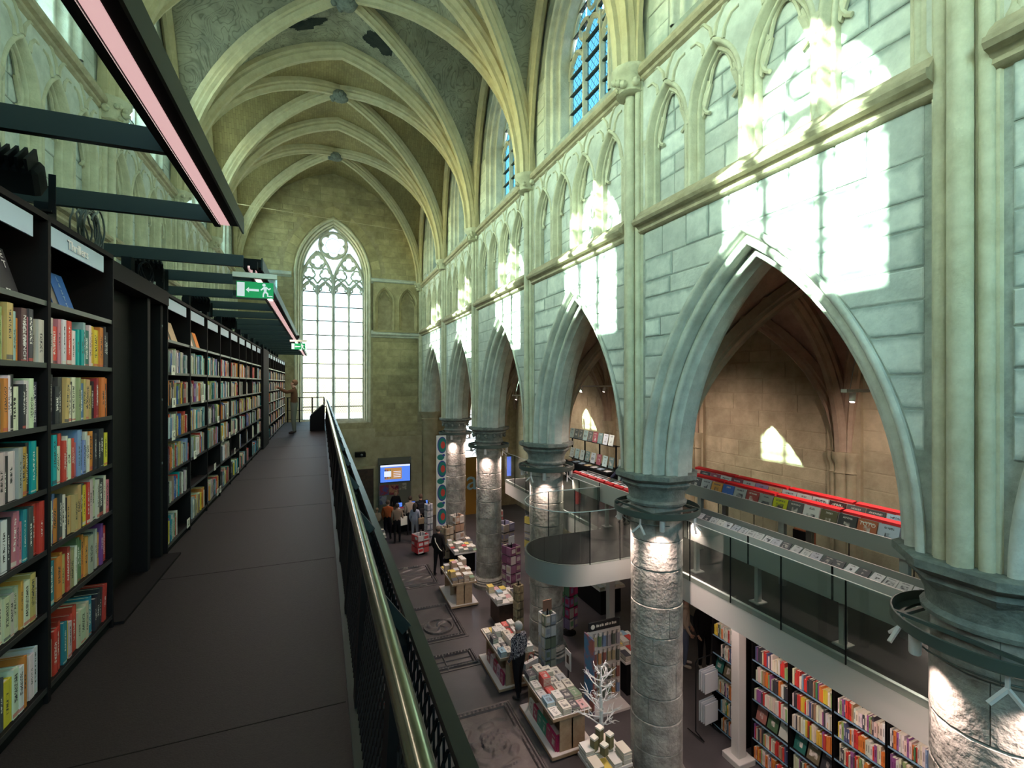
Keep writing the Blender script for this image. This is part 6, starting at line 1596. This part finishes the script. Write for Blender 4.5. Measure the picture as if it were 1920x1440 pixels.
# TV wall panel
t = thing('screen_panel', 'grey wall panel with a lit blue screen and posters behind the cash desk', 'screen', (2.68, 24.6, 0))
mb = MB(); mb.box(0, 1.64, 0, .14, .0, 3.08); mb.build('panel', mat('khaki_grey_panel', (.16, .15, .12), .6), t)
mb = MB(); mb.box(.06, 1.6, -.05, 0, 1.84, 2.76); tv = mb.build('television', M['black'], t)
SB = mat('screen_blue', (.05, .15, .6), .4, emit=(.10, .24, .85), estr=.9); SO = mat('screen_orange', (.5, .25, .08), .4, emit=(.62, .30, .10), estr=.6); SW = mat('screen_white', (.8, .8, .9), .4, emit=(.75, .8, 1), estr=.9)
def flat(x0, x1, z0, z1, y, m, nm, par):
    mb = MB(); mb.box(x0, x1, y - .003, y, z0, z1); return mb.build(nm, m, par)
flat(.09, 1.57, 1.87, 2.73, -.05, SB, 'display', tv); flat(.09, 1.57, 2.64, 2.73, -.054, SW, 'display_bar', tv); flat(.3, 1.15, 2.0, 2.58, -.054, SO, 'display_picture', tv); flat(.28, .62, 2.14, 2.42, -.058, SW, 'display_logo', tv)
for k in range(4): flat(.74, 1.1, 2.1 + .09 * k, 2.13 + .09 * k, -.058, SW, 'display_text', tv)
for k, c in enumerate(((.02, .02, .02), (.1, .2, .5), (.5, .05, .05), (.6, .5, .1), (.1, .3, .15))): flat(.3 + .065 * k, .345 + .065 * k, 2.06, 2.5, -.0565, mat('logo_bar%d' % k, c, .5, emit=c, estr=.4), 'display_logo', tv)
for k, (x0, x1, z0, z1, c, c2) in enumerate(((.06, .5, 1.22, 1.72, (.3, .05, .08), (.08, .1, .3)), (.54, 1.0, 1.2, 1.72, (.5, .22, .12), (.2, .02, .05)), (1.04, 1.4, 1.42, 1.76, (.45, .4, .32), (.2, .17, .13)), (.06, .4, .75, 1.18, (.12, .12, .25), (.3, .3, .35)))):
    flat(x0, x1, z0, z1, -.01, mat('poster%d' % k, c, .5, col2=c2, scale=4, contrast=(.48, .55)), 'poster', t)
mb = MB(); mb.tube([(1.6, -.05, 3.0), (1.6, .05, 3.0)], .05, 12); mb.build('camera_dome', M['cap'], t, 50)
t = thing('door_2', None, None, (1.55, 24.66, 0)); tag(t, kind='structure'); mb = MB(); mb.box(0, .9, 0, .08, 0, 2.6); mb.build('door_leaf', M['darkwood'], t); mb = MB(); mb.box(-.1, 1.0, -.08, .08, 2.6, 2.72); mb.box(-.1, 0, -.06, .08, 0, 2.6); mb.box(.9, 1.0, -.06, .08, 0, 2.6); mb.build('door_frame', M['warm'], t)
t = thing('wall_projector', 'dark box fixed to the end wall above the side door', 'projector', (1.75, 24.5, 3.25)); mb = MB(); mb.bbox(-.2, .3, -.25, .2, 0, .22, .02); mb.build('body', M['black'], t)
mb = MB(); mb.lathe([(.06, 0), (.06, .03), (.03, .05)], 12); mb.xform(Matrix.Translation((.1, -.25, .11)) @ Matrix.Rotation(PI / 2, 4, 'X')); mb.build('lens', M['cap'], t)
# cash desk
t = thing('cash_desk', 'dark cash desk with small screens in front of the end wall', 'desk', (2.9, 22.2, 0))
mb = MB(); mb.bbox(0, 1.9, 0, .7, 0, .95, .01); mb.build('counter', M['black'], t)
mb = MB(); mb.box(-.04, 1.94, -.04, .74, .95, 1.0); mb.build('worktop', M['darkwood'], t)
for k in range(3):
    mb = MB(); mb.box(.35 + .6 * k, .65 + .6 * k, .3, .33, 1.08, 1.3); mb.box(.48 + .6 * k, .52 + .6 * k, .3, .34, 1.0, 1.1); s_ = mb.build('monitor', M['black'], t); flat(.37 + .6 * k, .63 + .6 * k, 1.1, 1.28, .299, SB, 'monitor_face', s_)
pile_table(2.95, 4.7, 22.2, 22.5, 1.0, random.Random(2), '', False, .7, 4)
tag(TST.build('table_book_piles', M['vbook']), 'piles of books on the farther tables and the cash desk', 'books', None, 'stuff')
# letter a sign in the far aisle
t = thing('letter_sign', 'ochre wall sign with a large pale blue letter a beyond the far column', 'sign', (6.5, 23.8, 0)); mb = MB(); mb.box(0, 2.4, 0, .08, 0, 3.0); mb.build('board', mat('ochre_board', (.3, .16, .03), .6), t)
text('a', 1.5, (.85, -.01, 1.75), (PI / 2, 0, 0), mat('pale_blue_letter', (.3, .5, .6), .5), t, 'letter', .01)
t = thing('blue_light_panel', 'narrow glowing blue panel hanging past the slender column', 'light panel', (6.75, 17.0, 3.3)); mb = MB(); mb.box(-.08, .08, -.02, .02, 0, .75); mb.build('panel', mat('blue_glow', (.05, .1, .6), .5, emit=(.1, .2, .9), estr=1.2), t); mb = MB(); mb.box(-.09, .09, -.025, .025, .75, .79); mb.tube([(0, 0, .79), (0, 0, 6.1)], .004, 5); mb.build('hanger', M['black'], t)
# ================================================================== PEOPLE
SKIN = mat('skin', (.5, .3, .22), .6)
def cloth(n, c, c2=None, scale=60, contrast=(.45, .55)): return mat('cloth_' + n, c, .9, spec=.1, col2=c2, scale=scale, detail=2, contrast=contrast, bump=.3, bscale=20)
def person(label, loc, rz, top, legs, hair, hc, height=1.72, arms=None, longhair=False, head_tilt=0, stride=.0, bulk=1.0, shoe=(.02, .02, .02), z0=0, lean=0.0):
    """one continuous skinned body, forward = +Y; arms: {side: [elbow, wrist, hand]}"""
    k = height / 1.75; V = []; Rr = []; E = []; lab = []
    def v(p, r, l): V.append(Vector(p)); Rr.append(r); lab.append(l); return len(V) - 1
    def e(a, b): E.append((a, b))
    pel = v((0, 0, .96), (.155 * bulk, .115 * bulk), 1); sp = v((0, .0, 1.13), (.15 * bulk, .11 * bulk), 0); ch = v((0, .0 + lean * .5, 1.33), (.175 * bulk, .12 * bulk), 0); nb = v((0, lean, 1.475), (.085, .075), 0); nk = v((0, .01 + lean, 1.53), (.055, .055), 2)
    hd = v((0, .03 + lean + head_tilt * .02, 1.61), (.075, .09), 2); ht = v((0, .025 + lean - head_tilt * .06, 1.70), (.07, .085), 2)
    for a, b in ((pel, sp), (sp, ch), (ch, nb), (nb, nk), (nk, hd), (hd, ht)): e(a, b)
    arms = arms or {}
    hands = []
    for s in (-1, 1):
        sh = v((s * .165 * bulk, lean, 1.42), (.07 * bulk, .07 * bulk), 0)
        A = arms.get(s, [(s * .23, -.02, 1.14), (s * .22, .1, .92), (s * .21, .15, .85)])
        el = v(A[0], (.052 * bulk, .052 * bulk), 0); wr = v(A[1], (.034, .034), 0); hn = v(A[2], (.036, .024), 2)
        e(ch, sh); e(sh, el); e(el, wr); e(wr, hn); hands.append((Vector(A[1]), Vector(A[2]), s))
        st = stride * s
        hp = v((s * .09, 0, .88), (.095 * bulk, .1 * bulk), 1); kn = v((s * .1, .02 + st * .5, .5), (.062, .065), 1); an = v((s * .1, -.01 + st, .1), (.042, .045), 1); he = v((s * .1, -.03 + st, .045), (.04, .04), 3); to = v((s * .12, .15 + st, .035), (.038, .03), 3)
        e(pel, hp); e(hp, kn); e(kn, an); e(an, he); e(he, to)
    me = bpy.data.meshes.new('body'); me.from_pydata([tuple(p * k) for p in V], E, [])
    tmp = bpy.data.objects.new('body', me); COL.objects.link(tmp)
    md = tmp.modifiers.new('skin', 'SKIN'); md.use_smooth_shade = True
    sv = me.skin_vertices[0].data
    for i, r in enumerate(Rr): sv[i].radius = (r[0] * k, r[1] * k); sv[i].use_root = (i == 0)
    ss = tmp.modifiers.new('sub', 'SUBSURF'); ss.levels = 2; ss.render_levels = 2
    dg = bpy.context.evaluated_depsgraph_get(); bm_ = bpy.data.meshes.new_from_object(tmp.evaluated_get(dg)); bpy.data.objects.remove(tmp)
    mb = MB(); mb.v = [tuple(q.co) for q in bm_.vertices]
    def nearest(p):
        best = 9; bl = 0
        for a, b in E:
            A_, B_ = V[a] * k, V[b] * k; d = B_ - A_; t = max(0, min(1, (p - A_).dot(d) / d.length_squared)); q = (p - (A_ + d * t)).length - .6 * (Rr[a][0] * (1 - t) + Rr[b][0] * t)
            if q < best: best = q; bl = lab[b] if t > .45 else lab[a]
        return bl
    for p in bm_.polygons:
        c = p.center; l = nearest(c)
        mb.cur = l; mb.face(p.vertices)
    for wr, hn, s in hands:       # palm continues into five bent fingers
        d = (hn - wr).normalized(); side = d.cross(Vector((s, 0, 0.2))); side = side.normalized() if side.length > .1 else Vector((0, 1, 0)); mb.cur = 2
        nrm = d.cross(side).normalized()
        for f_, (off, ln) in enumerate(((-.028, .07), (-.01, .085), (.01, .08), (.028, .062))):
            b0 = (hn + side * off) * k; b1 = b0 + (d * ln * .55 + nrm * .012) * k; b2 = b1 + (d * ln * .4 + nrm * .03) * k; mb.tube([b0, b1, b2], [.0095, .0085, .006], 6)
        b0 = (hn - side * .03 - d * .02) * k; b1 = b0 + (-side * .03 + d * .03) * k; mb.tube([b0, b1, b1 + (d * .03 + nrm * .01) * k], [.011, .009, .006], 6)
    hc_ = V[hd] * k; hq = V[ht] * k; fz = Vector((0, .085, .0)) * k
    mb.cur = 2; fc = hc_.lerp(hq, .35)
    mb.sphere(fc + Vector((0, .1 - head_tilt * .02, -.005 + head_tilt * .02)) * k, .017 * k, 6, 5, sz=1.5)
    for s in (-1, 1): mb.sphere(fc + Vector((s * .085, 0.0, 0)) * k, .026 * k, 6, 5, sx=.5)
    mb.cur = 4
    for s in (-1, 1): mb.sphere(fc + Vector((s * .032, .088, .025)) * k, .010 * k, 6, 4)
    mb.cur = 5; mb.sphere(fc + Vector((0, .083, -.05)) * k, .02 * k, 8, 4, sz=.35, sy=.6)
    t = thing('person', label, 'person', (loc[0], loc[1], z0), rz)
    bo = mb.build('body', [top, legs, SKIN, mat('shoe', shoe, .6), M['ink'], mat('lips', (.4, .15, .13), .6)], t, 80)
    hb = MB(); cen = hc_.lerp(hq, .55) + Vector((0, -.022, .02)) * k
    hb.sphere(cen, .104 * k, 14, 10, sx=.92, sy=1.0, sz=1.02)
    hb.v = [(x, min(y, cen.y + (.055 + max(0, (z - cen.z)) * .5) * k), z) for x, y, z in hb.v]
    if longhair:
        hb.tube([cen + Vector((0, -.04, -.0)) * k, cen + Vector((0, -.075, -.14)) * k, cen + Vector((0, -.09, -.28)) * k], [.095 * k, .09 * k, .05 * k], 10)
    hb.build('hair', mat('hair', hc, .8, bump=.5, bscale=60), t, 80)
    return t
P1 = PI
person('man in brown jacket reaching up to the gallery shelf', (-.82, 17.05), PI / 2 - .15, cloth('brown', (.10, .052, .03)), cloth('grey_green', (.14, .15, .13)), None, (.16, .09, .05), 1.74, {-1: [(-.24, .2, 1.36), (-.2, .42, 1.5), (-.19, .50, 1.53)], 1: [(.2, .26, 1.36), (.12, .46, 1.5), (.1, .53, 1.54)]}, head_tilt=1.0, z0=DECK, shoe=(.03, .02, .015))
person('grey haired woman in speckled jacket holding a shopping bag at a book table', (4.02, 9.55), .5, cloth('speckle', (.42, .42, .46), (.02, .022, .035), 38, (.5, .56)), cloth('black1', (.012, .012, .014)), None, (.5, .48, .46), 1.64, bulk=1.12, shoe=(.02, .02, .02), stride=.06)
person('man in dark coat with a pale shoulder strap beside the white book table', (3.9, 16.7), -.7, cloth('blackcoat', (.015, .014, .015)), cloth('black2', (.012, .012, .014)), None, (.12, .09, .07), 1.74, bulk=1.05, stride=.08)
person('customer in a rust orange jacket at the cash desk', (2.72, 21.3), -.35, cloth('orange', (.33, .085, .03)), cloth('black3', (.012, .012, .015)), None, (.1, .07, .05), 1.72, bulk=1.1, stride=.08, z0=0)
person('customer in a taupe hooded jacket beside the orange one', (3.05, 20.75), -.2, cloth('taupe', (.22, .17, .13)), cloth('black4', (.013, .013, .015)), None, (.06, .045, .035), 1.68, bulk=1.08, stride=.06)
person('customer in a pale beige jacket at the cash desk', (3.75, 21.6), -.1, cloth('beige', (.42, .34, .28)), cloth('dark5', (.02, .02, .025)), None, (.06, .04, .03), 1.74, bulk=1.1)
person('tall customer in black coat with a dark backpack', (4.22, 21.55), .2, cloth('black5', (.016, .015, .017)), cloth('black6', (.013, .013, .016)), None, (.1, .06, .04), 1.8, bulk=1.15)
person('woman with long dark hair in pale blue top near the banner', (3.78, 20.6), -.5, cloth('paleblue', (.3, .33, .42)), cloth('jeans', (.3, .3, .34)), None, (.02, .017, .015), 1.65, longhair=True)
person('shop assistant in black standing behind the cash desk', (3.35, 23.3), PI, cloth('black7', (.012, .012, .014)), cloth('black8', (.012, .012, .014)), None, (.3, .18, .1), 1.68, longhair=True)
person('child with fair hair at the edge of the gallery railing far below', (2.3, 21.6), .6, cloth('cream', (.4, .3, .22)), cloth('brownp', (.1, .07, .05)), None, (.35, .22, .13), 1.35)
person('shopper in dark open coat and cream shirt under the mezzanine', (8.25, 9.1), -PI * .75, cloth('creamshirt', (.45, .36, .28)), cloth('jeans2', (.12, .14, .2)), None, (.05, .035, .03), 1.74, bulk=1.05, shoe=(.5, .42, .38))
person('woman with long brown hair in black coat under the mezzanine', (8.6, 8.85), PI * .9, cloth('black9', (.014, .013, .014)), cloth('black10', (.012, .012, .013)), None, (.1, .05, .03), 1.68, longhair=True, bulk=1.08, shoe=(.5, .45, .4))
ph = person('person in a white knitted hat and scarf at the disc troughs', (6.62, 9.25), PI / 2, cloth('navy', (.03, .035, .06)), cloth('black11', (.012, .012, .014)), None, (.6, .58, .52), 1.7, {-1: [(-.24, .1, 1.2), (-.2, .28, 1.1), (-.2, .34, 1.06)], 1: [(.24, .1, 1.2), (.2, .28, 1.1), (.2, .34, 1.06)]}, z0=ZM)
mb = MB(); mb.sphere((0, 0.0, 1.69), .115, 12, 8, sz=.85); mb.sphere((0, -.01, 1.80), .03, 8, 6); mb.build('knitted_hat', M['cardw'], ph, 60)
mb = MB(); mb.hexa([(.05, .1, 1.0), (.14, .1, 1.0), (.14, .13, 1.0), (.05, .13, 1.0), (.03, .08, 1.5), (.11, .08, 1.5), (.11, .12, 1.5), (.03, .12, 1.5)]); mb.tube([(.1 * math.cos(a), .1 * math.sin(a), 1.5) for a in [2 * PI * i / 10 for i in range(10)]], .035, 8, True); mb.build('scarf', M['white'], ph, 60)
def bag(label, loc, sz, m, m2=None, rz=0, name='shopping_bag'):
    t = thing(name, label, 'bag', loc, rz); a, b, c = sz
    mb = MB(); mb.hexa([(-a, -b, 0), (a, -b, 0), (a, b, 0), (-a, b, 0), (-a * 1.05, -b * .7, c), (a * 1.05, -b * .7, c), (a * 1.05, b * .7, c), (-a * 1.05, b * .7, c)]); mb.build('pouch', m, t)
    mb = MB(); mb.tube([(-a * .5, 0, c), (-a * .4, 0, c + .12), (0, 0, c + .17), (a * .4, 0, c + .12), (a * .5, 0, c)], .008, 6); mb.build('handle', m2 or m, t, 60)
    if m2:
        mb = MB(); mb.box(-a * .5, a * .4, -b - .004, -b + .01, c * .3, c * .7); mb.build('print', m2, t)
bag('pale paper shopping bag with red print carried by the woman in the speckled jacket', (4.36, 9.66, .32), (.19, .06, .36), M['tabletop'], mat('bag_red', (.4, .06, .05), .6), .35)
bag('pale cloth bag hanging from the customer in taupe', (3.32, 20.72, .75), (.15, .05, .35), M['cardw'], None, .3, 'tote_bag')
bag('tan shoulder bag of the woman in pale blue', (4.02, 20.45, .8), (.12, .05, .25), M['wood'], None, .2, 'shoulder_bag')
t = thing('backpack', 'dark backpack worn by the tall customer in black', 'bag', (4.18, 21.33, 1.0), .2); mb = MB(); mb.bbox(-.16, .16, -.1, .06, 0, .48, .04); mb.build('pack', cloth('pack', (.02, .02, .025)), t); mb = MB(); mb.bbox(-.11, .11, -.15, -.09, .05, .25, .02); mb.build('pocket', cloth('pack2', (.03, .03, .035)), t)
t = thing('shoulder_strap_bag', 'small dark bag on a pale strap of the man in dark coat', 'bag', (3.9, 16.7, 0), -.7); mb = MB(); mb.tube([(-.15, -.0, 1.45), (-.03, -.155, 1.25), (.12, -.16, 1.02), (.2, -.08, .9)], .014, 6); mb.build('strap', M['cardw'], t, 60); mb = MB(); mb.bbox(.16, .26, -.14, .04, .72, .92, .02); mb.build('pouch', M['black'], t)
